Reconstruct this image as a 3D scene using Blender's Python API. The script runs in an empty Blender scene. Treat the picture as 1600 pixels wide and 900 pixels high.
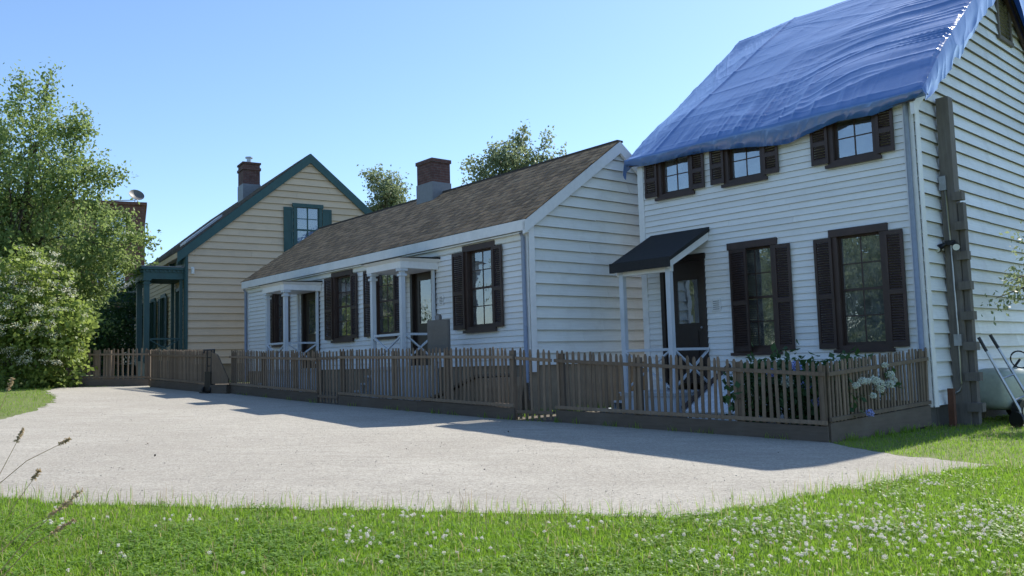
import bpy, math, random
import numpy as np
from mathutils import Vector, Matrix
random.seed(7); rng = np.random.default_rng(7)
sc = bpy.context.scene; col = sc.collection
R = math.radians

# ------------------------------------------------------------------ camera
EYE = np.array([0., 0., 1.42]); FPX = 1345.0
PITCH, ROLL = R(4.87), R(-1.63)
_f = np.array([0, math.cos(PITCH), math.sin(PITCH)]); _u = np.array([0, -math.sin(PITCH), math.cos(PITCH)]); _r = np.array([1., 0, 0])
rt = _r*math.cos(ROLL)+_u*math.sin(ROLL); up = -_r*math.sin(ROLL)+_u*math.cos(ROLL); fw = _f
cd = bpy.data.cameras.new('camera'); cam = bpy.data.objects.new('camera', cd); col.objects.link(cam)
cd.sensor_width = 36; cd.lens = 36*FPX/1600; cd.clip_end = 5000; cd.clip_start = .05
cam.matrix_world = Matrix(((rt[0], up[0], -fw[0], EYE[0]), (rt[1], up[1], -fw[1], EYE[1]), (rt[2], up[2], -fw[2], EYE[2]), (0, 0, 0, 1)))
sc.camera = cam

# ------------------------------------------------------------------ sky, sun, exposure
SUN_AZ, SUN_EL = R(46), R(43.6)
w = bpy.data.worlds.new('World'); sc.world = w; w.use_nodes = True
nt = w.node_tree; nt.nodes.clear()
sky = nt.nodes.new('ShaderNodeTexSky'); sky.sky_type = 'NISHITA'; sky.sun_disc = False
sky.sun_elevation = SUN_EL; sky.sun_rotation = R(90)-SUN_AZ
sky.air_density = 1.0; sky.dust_density = .35; sky.ozone_density = 5.0; sky.altitude = 0
bg = nt.nodes.new('ShaderNodeBackground'); bg.inputs[1].default_value = .15
wo = nt.nodes.new('ShaderNodeOutputWorld'); nt.links.new(sky.outputs[0], bg.inputs[0]); nt.links.new(bg.outputs[0], wo.inputs[0])
sd = Vector((math.cos(SUN_EL)*math.cos(SUN_AZ), math.cos(SUN_EL)*math.sin(SUN_AZ), math.sin(SUN_EL)))
sl = bpy.data.lights.new('sun', 'SUN'); sl.energy = 5.0; sl.angle = R(.53); sl.color = (1, .95, .87)
so = bpy.data.objects.new('sun', sl); col.objects.link(so); so.rotation_euler = sd.to_track_quat('Z', 'Y').to_euler(); so.location = (30, 30, 40)
sc.view_settings.view_transform = 'Standard'; sc.view_settings.look = 'None'; sc.view_settings.gamma = 1
sc.view_settings.exposure = 0.55; sc.view_settings.use_curve_mapping = False

# ------------------------------------------------------------------ geometry helpers
def gz(X, Y): return .0385*np.clip(-.74*X+.67*Y, -14, 34)
def ground(x, y):                      # pixel of the photograph -> point on the sloping ground
    d = (x-800)/FPX*rt-(y-450)/FPX*up+fw
    t = 1.42/(.0385*(-.74*d[0]+.67*d[1])-d[2]); return EYE+d*t
def px_at(x, y, Y):                    # pixel -> point at a chosen distance (distance from the ground the thing stands on)
    d = (x-800)/FPX*rt-(y-450)/FPX*up+fw; return EYE+d*(Y/d[1])
def tag(o, label=None, category=None, group=None, kind=None):
    for k, v in (('label', label), ("category", category), ("group", group), ('kind', kind)):
        if v: o[k] = v
    return o
def empty(name, loc, rz=0, **k):
    o = bpy.data.objects.new(name, None); col.objects.link(o); o.location = loc; o.rotation_euler = (0, 0, rz)
    o.empty_display_size = .2
    return tag(o, **k)
def link(name, me, mat, parent=None, **k):
    o = bpy.data.objects.new(name, me); col.objects.link(o)
    if mat is not None and not me.materials: me.materials.append(mat)
    if parent is not None: o.parent = parent
    return tag(o, **k)
def npmesh(name, V, F, smooth=False):
    V = np.asarray(V, np.float32).reshape(-1, 3); F = np.asarray(F, np.int32)
    me = bpy.data.meshes.new(name); n, k = F.shape
    me.vertices.add(len(V)); me.vertices.foreach_set('co', V.ravel())
    me.loops.add(n*k); me.loops.foreach_set('vertex_index', F.ravel())
    me.polygons.add(n); me.polygons.foreach_set('loop_start', np.arange(0, n*k, k, dtype=np.int32))
    if smooth: me.polygons.foreach_set('use_smooth', np.ones(n, bool))
    me.update(calc_edges=True); return me
class MB:
    def __init__(s): s.v = []; s.f = []
    def add(s, vs, fs):
        b = len(s.v); s.v += [tuple(p) for p in vs]; s.f += [tuple(b+i for i in f) for f in fs]; return s
    def hexa(s, p):                    # 8 points: bottom 0-3, top 4-7
        return s.add(p, [(3, 2, 1, 0), (4, 5, 6, 7), (0, 1, 5, 4), (1, 2, 6, 5), (2, 3, 7, 6), (3, 0, 4, 7)])
    def box(s, x0, x1, y0, y1, z0, z1):
        return s.hexa([(x0, y0, z0), (x1, y0, z0), (x1, y1, z0), (x0, y1, z0), (x0, y0, z1), (x1, y0, z1), (x1, y1, z1), (x0, y1, z1)])
    def bar(s, a, b, w, h, upv=(0, 0, 1)):
        a, b = Vector(a), Vector(b); d = (b-a).normalized(); upv = Vector(upv)
        if abs(d.dot(upv)) > .98: upv = Vector((0, 1, 0))
        sx = d.cross(upv).normalized()*w/2; sy = sx.cross(d).normalized()*h/2
        return s.hexa([a-sx-sy, a+sx-sy, b+sx-sy, b-sx-sy, a-sx+sy, a+sx+sy, b+sx+sy, b-sx+sy])
    def prism(s, poly, axis, a, b):    # poly in the two other axes
        def P(q, c):
            return (c, q[0], q[1]) if axis == 'x' else (q[0], c, q[1]) if axis == 'y' else (q[0], q[1], c)
        n = len(poly)
        vs = [P(q, a) for q in poly]+[P(q, b) for q in poly]
        fs = [tuple(range(n-1, -1, -1)), tuple(range(n, 2*n))]+[(i, (i+1) % n, n+(i+1) % n, n+i) for i in range(n)]
        return s.add(vs, fs)
    def tube(s, pts, rad, n=8, cap=True):
        pts = [Vector(p) for p in pts]
        if not hasattr(rad, '__len__'): rad = [rad]*len(pts)
        rings = []
        for i, p in enumerate(pts):
            d = (pts[min(i+1, len(pts)-1)]-pts[max(i-1, 0)]).normalized()
            a = Vector((0, 0, 1)) if abs(d.z) < .9 else Vector((1, 0, 0))
            e1 = d.cross(a).normalized(); e2 = d.cross(e1)
            rings.append([p+(e1*math.cos(2*math.pi*k/n)+e2*math.sin(2*math.pi*k/n))*rad[i] for k in range(n)])
        vs = [q for rg in rings for q in rg]; fs = []
        for i in range(len(pts)-1):
            for k in range(n): fs.append((i*n+k, i*n+(k+1) % n, (i+1)*n+(k+1) % n, (i+1)*n+k))
        if cap: fs += [tuple(range(n)), tuple(range(len(vs)-1, len(vs)-n-1, -1))]
        return s.add(vs, fs)
    def ball(s, c, r, nu=10, nv=6, jit=0):
        if not hasattr(r, '__len__'): r = (r, r, r)
        vs = []; fs = []
        for j in range(nv+1):
            t = math.pi*j/nv
            for i in range(nu):
                p = 2*math.pi*i/nu; q = 1+random.uniform(-jit, jit)
                vs.append((c[0]+r[0]*q*math.sin(t)*math.cos(p), c[1]+r[1]*q*math.sin(t)*math.sin(p), c[2]+r[2]*q*math.cos(t)))
        for j in range(nv):
            for i in range(nu): fs.append((j*nu+i, (j+1)*nu+i, (j+1)*nu+(i+1) % nu, j*nu+(i+1) % nu))
        return s.add(vs, fs)
    def build(s, name, mat, parent=None, smooth=False, **k):
        me = bpy.data.meshes.new(name); me.from_pydata(s.v, [], s.f); me.update()
        if smooth: me.polygons.foreach_set('use_smooth', [True]*len(me.polygons))
        return link(name, me, mat, parent, **k)

# ------------------------------------------------------------------ materials
def newmat(name):
    m = bpy.data.materials.new(name); m.use_nodes = True; t = m.node_tree
    return m, t, t.nodes['Principled BSDF'], t.nodes['Material Output']
def N(t, typ, **k):
    n = t.nodes.new('ShaderNode'+typ)
    for a, b in k.items(): setattr(n, a, b)
    return n
def mix(t, fac, a, b, blend='MIX'):
    n = N(t, 'Mix', data_type='RGBA', blend_type=blend)
    for s, v in ((n.inputs[0], fac), (n.inputs[6], a), (n.inputs[7], b)):
        if hasattr(v, 'links'): t.links.new(v, s)
        elif isinstance(v, (int, float)): s.default_value = v
        else: s.default_value = (*v, 1)
    return n.outputs[2]
def noise(t, scale, detail=4, rough=.6, stretch=None, coord='Object'):
    c = N(t, 'TexCoord'); n = N(t, 'TexNoise'); n.inputs['Scale'].default_value = scale; n.inputs['Detail'].default_value = detail; n.inputs['Roughness'].default_value = rough
    src = c.outputs[coord]
    if stretch:
        mp = N(t, 'Mapping'); mp.inputs['Scale'].default_value = stretch; t.links.new(src, mp.inputs[0]); src = mp.outputs[0]
    t.links.new(src, n.inputs['Vector']); return n.outputs['Fac']
def ramp(t, fac, a, b):
    r = N(t, 'MapRange'); r.inputs[1].default_value = a; r.inputs[2].default_value = b; t.links.new(fac, r.inputs[0]); return r.outputs[0]
def bump(t, bs, h, strength=.3, dist=.01):
    b = N(t, 'Bump'); b.inputs['Strength'].default_value = strength; b.inputs['Distance'].default_value = dist
    t.links.new(h, b.inputs['Height']); t.links.new(b.outputs[0], bs.inputs['Normal'])
def wood(name, c1, c2, dirt, rough=.7, stretch=(1, 1, 1), scale=9, var=.12, amt=.45, bstr=.25):
    """painted or unpainted timber: two tones, a worn tone in patches, each piece slightly different"""
    m, t, bs, o = newmat(name)
    c = mix(t, ramp(t, noise(t, scale, 6, .65, stretch), .35, .65), c1, c2)
    d = N(t, 'Math', operation='MULTIPLY'); d.inputs[1].default_value = amt
    t.links.new(ramp(t, noise(t, 1.7, 6, .7), .5, .72), d.inputs[0])
    c = mix(t, d.outputs[0], c, dirt)
    oi = N(t, 'ObjectInfo'); mr = N(t, 'MapRange'); mr.inputs[3].default_value = 1-var; mr.inputs[4].default_value = 1+var*.4
    t.links.new(oi.outputs['Random'], mr.inputs[0]); cc = N(t, 'CombineColor')
    for i in range(3): t.links.new(mr.outputs[0], cc.inputs[i])
    c = mix(t, 1.0, c, cc.outputs[0], 'MULTIPLY')
    t.links.new(c, bs.inputs['Base Color']); bs.inputs['Roughness'].default_value = rough
    bump(t, bs, noise(t, scale*4, 5, .7, stretch), bstr, .006); return m
def plain(name, c, rough=.5, metal=0, spec=.5):
    m, t, bs, o = newmat(name)
    v = mix(t, ramp(t, noise(t, 14, 5), .3, .7), tuple(x*.82 for x in c), c); t.links.new(v, bs.inputs['Base Color'])
    bs.inputs['Roughness'].default_value = rough; bs.inputs['Metallic'].default_value = metal; bs.inputs['Specular IOR Level'].default_value = spec; return m
def leafmat(name, c1, c2, trans=.4, rough=.5, tc=None):
    m, t, bs, o = newmat(name)
    g = N(t, 'NewGeometry'); c = mix(t, g.outputs['Random Per Island'], c1, c2)
    t.links.new(c, bs.inputs['Base Color']); bs.inputs['Roughness'].default_value = rough; bs.inputs['Specular IOR Level'].default_value = .35
    tr = N(t, 'BsdfTranslucent'); t.links.new(mix(t, .5, c, tc or tuple(min(1, x*1.8) for x in c2)), tr.inputs[0])
    mx = N(t, 'MixShader'); mx.inputs[0].default_value = trans
    t.links.new(bs.outputs[0], mx.inputs[1]); t.links.new(tr.outputs[0], mx.inputs[2]); t.links.new(mx.outputs[0], o.inputs[0]); return m
def glassmat(name, base=.16, tint=(.55, .6, .6)):
    m, t, bs, o = newmat(name); t.nodes.remove(bs)
    tr = N(t, 'BsdfTransparent'); tr.inputs[0].default_value = (*tint, 1)
    gl = N(t, 'BsdfGlossy'); gl.inputs['Roughness'].default_value = .015; gl.inputs[0].default_value = (.95, .97, 1, 1)
    fr = N(t, 'Fresnel'); fr.inputs[0].default_value = 1.5; ad = N(t, 'Math', operation='ADD'); ad.inputs[1].default_value = base; t.links.new(fr.outputs[0], ad.inputs[0])
    b = N(t, 'Bump'); b.inputs['Strength'].default_value = .08; b.inputs['Distance'].default_value = .02
    t.links.new(noise(t, 3.5, 2), b.inputs['Height']); t.links.new(b.outputs[0], gl.inputs['Normal'])
    df = N(t, 'BsdfDiffuse'); df.inputs[0].default_value = (.55, .56, .56, 1); md = N(t, 'MixShader'); dn = N(t, 'MapRange'); dn.inputs[1].default_value = .3; dn.inputs[2].default_value = .75; dn.inputs[3].default_value = .04; dn.inputs[4].default_value = .26; t.links.new(noise(t, 6, 6, .7), dn.inputs[0]); t.links.new(dn.outputs[0], md.inputs[0]); t.links.new(tr.outputs[0], md.inputs[1]); t.links.new(df.outputs[0], md.inputs[2])
    mx = N(t, 'MixShader'); t.links.new(ad.outputs[0], mx.inputs[0]); t.links.new(md.outputs[0], mx.inputs[1]); t.links.new(gl.outputs[0], mx.inputs[2]); t.links.new(mx.outputs[0], o.inputs[0]); return m
def brickmat(name, c1, c2, mortar, sc_=1.0):
    m, t, bs, o = newmat(name); c = N(t, 'TexCoord'); mp = N(t, 'Mapping'); mp.inputs['Rotation'].default_value = (R(90), 0, 0)
    t.links.new(c.outputs['Object'], mp.inputs[0])
    # x+y along the wall so that both faces show courses
    sx = N(t, 'SeparateXYZ'); t.links.new(c.outputs['Object'], sx.inputs[0]); ad = N(t, 'Math', operation='ADD'); t.links.new(sx.outputs[0], ad.inputs[0]); t.links.new(sx.outputs[1], ad.inputs[1])
    cb = N(t, 'CombineXYZ'); t.links.new(ad.outputs[0], cb.inputs[0]); t.links.new(sx.outputs[2], cb.inputs[1])
    b = N(t, 'TexBrick'); b.inputs['Scale'].default_value = 1/sc_; b.inputs['Brick Width'].default_value = .21; b.inputs['Row Height'].default_value = .072; b.inputs['Mortar Size'].default_value = .008
    b.inputs['Color1'].default_value = (*c1, 1); b.inputs['Color2'].default_value = (*c2, 1); b.inputs['Mortar'].default_value = (*mortar, 1)
    t.links.new(cb.outputs[0], b.inputs['Vector'])
    t.links.new(mix(t, ramp(t, noise(t, 5, 5), .45, .75), b.outputs[0], tuple(x*.5 for x in c1)), bs.inputs['Base Color']); bs.inputs['Roughness'].default_value = .9
    bump(t, bs, b.outputs['Fac'], -.6, .01); return m

M = {}
M['white_fac'] = wood('white_clapboard_paint', (.83, .84, .84), (.76, .775, .78), (.55, .545, .52), .55, (.25, 1, 5), 7, .06, .25)
M['white_gab'] = wood('white_gable_paint', (.82, .84, .85), (.74, .76, .775), (.50, .51, .50), .6, (1, .25, 5), 7, .12, .4)
M['cream_gab'] = wood('cream_gable_paint', (.82, .83, .80), (.75, .76, .74), (.55, .535, .48), .6, (1, .25, 5), 7, .08, .35)
M['trim'] = wood('white_trim', (.82, .82, .82), (.75, .76, .77), (.52, .51, .48), .5, (1, 1, 1), 8, .05, .3)
M['post_blue'] = wood('pale_blue_grey_trim', (.60, .65, .71), (.55, .60, .66), (.42, .43, .43), .5, (1, 1, .3), 8, .05, .3)
M['spout'] = plain('grey_blue_downspout', (.27, .31, .39), .4)
M['tan'] = wood('tan_gable_paint', (.65, .51, .36), (.58, .455, .32), (.45, .36, .265), .65, (1, .25, 5), 7, .07, .35)
M['teal'] = wood('teal_trim_paint', (.026, .088, .088), (.020, .068, .070), (.04, .07, .068), .5, (1, 1, .3), 7, .08, .3)
M['brown'] = wood('dark_brown_shutter_paint', (.055, .031, .025), (.038, .022, .018), (.085, .06, .05), .5, (1, 1, .3), 9, .15, .4)
M['door'] = wood('dark_brown_door_paint', (.028, .018, .015), (.02, .014, .012), (.05, .036, .03), .4, (1, 1, .3), 9, .1, .3)
M['fence'] = wood('weathered_fence_timber', (.225, .165, .113), (.158, .117, .082), (.27, .225, .178), .85, (3, 3, .35), 14, .35, .6, .5)
M['fence_dark'] = wood('dark_baseboard_timber', (.135, .105, .08), (.10, .079, .061), (.165, .14, .113), .9, (.3, .3, 3), 9, .25, .5, .5)  # darker tone than the fence pickets
M['pole'] = wood('creosoted_grey_timber', (.165, .148, .132), (.122, .108, .097), (.21, .192, .172), .85, (4, 4, .25), 10, .1, .5, .6)
M['shingle'] = wood('weathered_cedar_shingle', (.47, .285, .16), (.30, .185, .105), (.50, .36, .24), .8, (1, 1, 1), 10, .0, .35, .5)
M['shingle_l'] = wood('dark_roof_shingle', (.13, .105, .10), (.095, .08, .08), (.18, .155, .145), .85, (2, 2, 2), 9, 0, .5, .5)
# single shingles differ in tone
for k in ('shingle', 'shingle_l'):
    t = M[k].node_tree; bs = t.nodes['Principled BSDF']; src = bs.inputs['Base Color'].links[0].from_socket
    g = N(t, 'NewGeometry'); mr = N(t, 'MapRange'); mr.inputs[3].default_value = .58; mr.inputs[4].default_value = 1.25; t.links.new(g.outputs['Random Per Island'], mr.inputs[0])
    cc = N(t, 'CombineColor'); [t.links.new(mr.outputs[0], cc.inputs[i]) for i in range(3)]
    t.links.new(mix(t, 1.0, src, cc.outputs[0], 'MULTIPLY'), bs.inputs['Base Color'])
M['edge_shade'] = plain('painted_edge_shade', (.17, .15, .13), .95)  # dark colour painting in the shade under board laps and shingle butts
M['roofslab'] = plain('roof_underlay', (.06, .05, .045), .9)
M['felt'] = wood('black_roofing_felt', (.018, .019, .021), (.013, .014, .016), (.035, .035, .036), .8, (1, 1, 1), 20, .05, .4)
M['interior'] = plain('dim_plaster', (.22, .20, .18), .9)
M['foundation'] = wood('tan_stucco_foundation', (.33, .26, .18), (.27, .21, .15), (.18, .15, .12), .95, (1, 1, 1), 5, .02, .5)
M['glass'] = glassmat('window_glass'); M['glass_hi'] = glassmat('upper_window_glass', .2)
M['curtain'] = plain('net_curtain', (.62, .61, .57), .9)
M['lead'] = plain('grey_lead_flashing', (.20, .215, .24), .5)
M['brick'] = brickmat('chimney_brick', (.135, .062, .052), (.095, .045, .042), (.13, .11, .105))
M['brick_far'] = brickmat('brown_brick_wall', (.17, .075, .055), (.14, .06, .045), (.14, .10, .085), 1.6)
M['metal'] = plain('galvanised_steel', (.42, .43, .45), .35, .9)
M['black'] = plain('black_plastic', (.012, .012, .013), .45)
M['plaque'] = plain('grey_bronze_plaque', (.15, .145, .14), .55, .3)
M['paper'] = plain('white_notice_paper', (.78, .79, .78), .7)
M['ink'] = plain('notice_print', (.06, .06, .07), .7)
M['red'] = plain('faded_red_paint', (.30, .035, .025), .5)
M['orange'] = wood('rusty_timber', (.13, .05, .028), (.09, .038, .022), (.07, .045, .03), .85)
M['tub'] = plain('pale_green_fibreglass', (.42, .47, .40), .35)
M['stone'] = plain('rough_foundation_stone', (.10, .09, .08), .9)
M['bark'] = wood('tree_bark', (.11, .085, .06), (.07, .055, .042), (.13, .12, .10), .95, (4, 4, .6), 6, 0, .5, .8)
M['leaf_tree'] = leafmat('locust_leaf', (.10, .165, .042), (.24, .31, .10), .45)
M['leaf_shrub'] = leafmat('shrub_leaf', (.085, .15, .03), (.27, .34, .08), .42)
M['leaf_far'] = leafmat('far_leaf', (.11, .155, .075), (.22, .265, .14), .45)
M['leaf_hyd'] = leafmat('hydrangea_leaf', (.03, .075, .025), (.06, .12, .035), .3)
M['bloom'] = leafmat('cream_blossom', (.78, .77, .55), (.86, .85, .68), .25, .7, (.7, .7, .5))
M['hyd_white'] = leafmat('hydrangea_white', (.62, .68, .58), (.74, .78, .72), .2, .7, (.7, .7, .6))
M['hyd_blue'] = leafmat('hydrangea_blue', (.30, .36, .72), (.42, .46, .78), .2, .7, (.4, .45, .7))
M['grass'] = leafmat('lawn_blade', (.11, .225, .02), (.25, .40, .045), .5, .5, (.36, .60, .05))
M['dry'] = leafmat('dry_grass', (.34, .26, .16), (.50, .39, .24), .45, .7, (.6, .46, .28))
M['clover'] = leafmat('clover_leaf', (.11, .215, .03), (.22, .34, .055), .45, .5, (.36, .55, .08))
M['clover_fl'] = leafmat('clover_flower', (.74, .69, .63), (.84, .81, .75), .36, .8, (.9, .83, .77))

t = M['grass'].node_tree; bs = t.nodes['Principled BSDF']; src = bs.inputs['Base Color'].links[0].from_socket
c = mix(t, ramp(t, noise(t, .9, 5, .65), .42, .62), src, (.23, .30, .045)); c = mix(t, ramp(t, noise(t, 2.3, 4, .6), .52, .66), c, (.10, .19, .03)); t.links.new(c, bs.inputs['Base Color'])
def soil(name, c1, c2, c3, s1, s2, b=.5, bs_=120, rough=.95):
    m, t, bs, o = newmat(name)
    c = mix(t, ramp(t, noise(t, s1, 6, .7), .35, .65), c1, c2); c = mix(t, ramp(t, noise(t, s2, 3, .8), .55, .7), c, c3)
    t.links.new(c, bs.inputs['Base Color']); bs.inputs['Roughness'].default_value = rough
    bump(t, bs, noise(t, bs_, 4, .8), b, .012); return m
M['lawn'] = soil('lawn_ground', (.10, .13, .03), (.14, .17, .045), (.19, .16, .08), 1.2, 30)
M['gravel'] = soil('pale_gravel', (.39, .36, .30), (.45, .418, .352), (.29, .265, .225), .7, 85, .7, 150)
M['mulch'] = soil('yard_soil', (.10, .08, .06), (.14, .115, .085), (.06, .05, .04), 2, 40)
# gravel: stretched scuff marks too
t = M['gravel'].node_tree; bs = t.nodes['Principled BSDF']; src = bs.inputs['Base Color'].links[0].from_socket
c = mix(t, ramp(t, noise(t, 2.2, 7, .75, (.6, 2.4, 1)), .47, .72), src, (.315, .29, .245)); c = mix(t, ramp(t, noise(t, .32, 5, .65), .45, .68), c, (.345, .315, .262))
vo = N(t, 'TexVoronoi'); vo.inputs['Scale'].default_value = 55; tcn = N(t, 'TexCoord'); t.links.new(tcn.outputs['Object'], vo.inputs['Vector'])
g2 = N(t, 'MapRange'); g2.inputs[3].default_value = .74; g2.inputs[4].default_value = 1.12; sp = N(t, 'SeparateColor'); t.links.new(vo.outputs['Color'], sp.inputs[0]); t.links.new(sp.outputs[0], g2.inputs[0])
cc = N(t, 'CombineColor'); [t.links.new(g2.outputs[0], cc.inputs[i]) for i in range(3)]
t.links.new(mix(t, 1.0, c, cc.outputs[0], 'MULTIPLY'), bs.inputs['Base Color'])
# blue tarpaulin
m, t, bs, o = newmat('blue_tarpaulin'); M['tarp'] = m
c = mix(t, ramp(t, noise(t, 1.1, 5, .6), .35, .65), (.03, .115, .36), (.05, .155, .42)); t.links.new(c, bs.inputs['Base Color'])
bs.inputs['Roughness'].default_value = .33; bs.inputs['Specular IOR Level'].default_value = 1.0; bs.inputs['Coat Weight'].default_value = 1; bs.inputs['Coat Roughness'].default_value = .27; bs.inputs['Coat IOR'].default_value = 1.8
bump(t, bs, noise(t, 14, 4, .5), .08, .02)
tr = N(t, 'BsdfTranslucent'); tr.inputs[0].default_value = (.03, .12, .55, 1); mx = N(t, 'MixShader'); mx.inputs[0].default_value = .04
t.links.new(bs.outputs[0], mx.inputs[1]); t.links.new(tr.outputs[0], mx.inputs[2]); t.links.new(mx.outputs[0], o.inputs[0])

# ------------------------------------------------------------------ ground, gravel, yard
def axis(lims):
    out = []
    for a, b, n in lims: out += list(np.linspace(a, b, n, endpoint=False))
    return np.array(out+[lims[-1][1]])
ax = axis([(-900, -60, 8), (-60, -30, 10), (-30, 20, 60), (20, 60, 12), (60, 900, 8)]); ay = axis([(-900, -30, 8), (-30, 0, 15), (0, 45, 60), (45, 90, 12), (90, 1200, 8)])
GX, GY = np.meshgrid(ax, ay); V = np.stack([GX, GY, gz(GX, GY)], -1).reshape(-1, 3)
nx, ny = len(ax), len(ay); ii, jj = np.meshgrid(np.arange(nx-1), np.arange(ny-1)); b0 = (jj*nx+ii).ravel()
link('lawn_ground', npmesh('lawn_ground', V, np.stack([b0, b0+1, b0+nx+1, b0+nx], 1)), M['lawn'], kind='structure')

def smooth_poly(pts, jit=.05, step=.18, skip=()):
    out = []
    for i in range(len(pts)):
        a, b = np.array(pts[i][:2]), np.array(pts[(i+1) % len(pts)][:2]); n = max(1, int(np.hypot(*(b-a))/step)); nrm = np.array([-(b-a)[1], (b-a)[0]])/(np.hypot(*(b-a))+1e-9)
        for k in range(n):
            j = 0 if i in skip or k == 0 else random.gauss(0, jit)
            out.append(a+(b-a)*k/n+nrm*j)
    return out
NEAR = [(-380, 760), (-150, 778), (0, 780), (110, 786), (250, 792), (420, 796), (560, 799), (700, 800), (850, 805), (1000, 808), (1090, 806), (1180, 793), (1260, 775), (1350, 760), (1440, 744), (1530, 733), (1562, 728)]
FAR = [(1500, 722), (1400, 712), (1365, 706), (1330, 700)]
GRAV = [ground(*p)[:2] for p in NEAR+FAR]
fA = ground(1296, 692); fB = ground(870, 660); fC = ground(805, 657); fD = ground(530, 633); fE = ground(497, 630); fF = ground(360, 615); fG = ground(325, 614); fH = ground(235, 605)
GRAV += [p[:2] for p in (fA, fB, fC, fD, fE, fF, fG, fH)]+[ground(232, 603)[:2], ground(90, 606)[:2], ground(70, 611)[:2], ground(85, 618)[:2], ground(84, 628)[:2], ground(60, 640)[:2], ground(0, 656)[:2], ground(-120, 668)[:2], ground(-380, 690)[:2]]
nN = len(NEAR)+len(FAR)
gp = smooth_poly(GRAV, .065, .17, skip=range(nN-1, nN+8))
from mathutils.geometry import tessellate_polygon, delaunay_2d_cdt
def sheet(name, poly, mat, lift, inner=1.0, **k):
    poly = [np.array(p) for p in poly]; pts = [Vector(p) for p in poly]; n = len(pts)
    mn = np.min(poly, 0); mx_ = np.max(poly, 0); P = np.array(poly)
    gx, gy = np.meshgrid(np.arange(mn[0], mx_[0], inner), np.arange(mn[1], mx_[1], inner)); q = np.stack([gx.ravel(), gy.ravel()], 1)
    q = q[inside(q, P)]
    vs, es, fs, *_ = delaunay_2d_cdt(pts+[Vector(a) for a in q], [(i, (i+1) % n) for i in range(n)], [list(range(n))], 1, 1e-4)
    V3 = [(v.x, v.y, float(gz(v.x, v.y))+lift) for v in vs]
    me = bpy.data.meshes.new(name); me.from_pydata(V3, [], [tuple(f) for f in fs]); me.update()
    if me.polygons and me.polygons[0].normal.z < 0: me.flip_normals()
    return link(name, me, mat, **k)
def inside(q, P):
    q = np.asarray(q); c = np.zeros(len(q), bool); x, y = q[:, 0], q[:, 1]; n = len(P)
    for i in range(n):
        x0, y0 = P[i]; x1, y1 = P[(i+1) % n]
        if y0 == y1: continue
        c ^= ((y0 > y) != (y1 > y)) & (x < (x1-x0)*(y-y0)/(y1-y0)+x0)
    return c
GP = np.array([tuple(p) for p in gp])
sheet('gravel_yard', gp, M['gravel'], .006, kind='structure')

RC = np.array([6.65, 13.9]); MC = np.array([.33, 16.9]); LC = np.array([-11.03, 29.0]); AR, AM, AL = R(43), R(39.7), R(32)
def wpt(C, a, x, y): return np.array([C[0]+math.sin(a)*x+math.cos(a)*y, C[1]-math.cos(a)*x+math.sin(a)*y])
yard = [fA[:2]+np.array([.05, .05]), RC, wpt(RC, AR, -5.7, .3), wpt(RC, AR, -5.7, 3.5), wpt(MC, AM, .2, 4.5), wpt(MC, AM, .2, .2), wpt(MC, AM, -13.8, .2), wpt(LC, AL, -.2, .4), wpt(LC, AL, -14, .4), wpt(LC, AL, -14, -3), ground(95, 604)[:2], ground(232, 602)[:2], fH[:2], fG[:2], fF[:2], fE[:2], fD[:2], fC[:2], fB[:2]]
sheet('yard_soil', yard, M['mulch'], .003, kind='structure')
YP = np.array([tuple(p) for p in yard])

# ------------------------------------------------------------------ house parts
def house(name, C, a, zg, label):
    return empty(name, (C[0], C[1], zg), a-R(90), label=label, category='house')
class House:                           # all local coordinates are x along the facade, y to the back, z absolute height
    def __init__(s, name, C, a, zg, label, W, D, ze, slope, zfloor):
        s.C, s.a = C, a; s.root = house(name, C, a, 0, label); s.W, s.D, s.ze, s.slope, s.zf = W, D, ze, slope, zfloor; s.open = []; s.zg = zg
def wall_shell(h, mat, found):
    W, D, ze, s = h.W, h.D, h.ze, h.slope; b = MB(); za = ze+s*D/2
    b.box(-W+.05, -.05, D-.16, D-.02, h.zg-.5, ze-.05)          # back
    pent = [(.03, h.zg+.2), (D-.03, h.zg+.2), (D-.03, ze-.06), (D/2, za-.1), (.03, ze-.06)]
    b.prism(pent, 'x', -W, -W+.1); b.prism(pent, 'x', -.13, -.03)
    o = b.build('wall', mat, h.root)
    f = MB(); zb = h.zb
    f.box(-W+.02, -.02, .03, .25, h.zg-.6, zb); f.box(-.25, -.015, .25, D-.03, h.zg-.6, zb); f.box(-W, -W+.2, .25, D-.03, h.zg-.6, zb); f.build('foundation', found, h.root)
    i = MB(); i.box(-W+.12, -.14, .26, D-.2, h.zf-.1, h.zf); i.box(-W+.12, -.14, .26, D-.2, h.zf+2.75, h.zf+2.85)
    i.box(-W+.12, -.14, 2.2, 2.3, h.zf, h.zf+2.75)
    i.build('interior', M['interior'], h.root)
    h.wall = o; return o
def board(pts, mat, par):
    o = MB().hexa(pts).build('board', mat, par); o.data.materials.append(M['edge_shade']); o.data.polygons[0].material_index = 1; return o  # underside face coloured dark to draw the lap's shadow line
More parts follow.
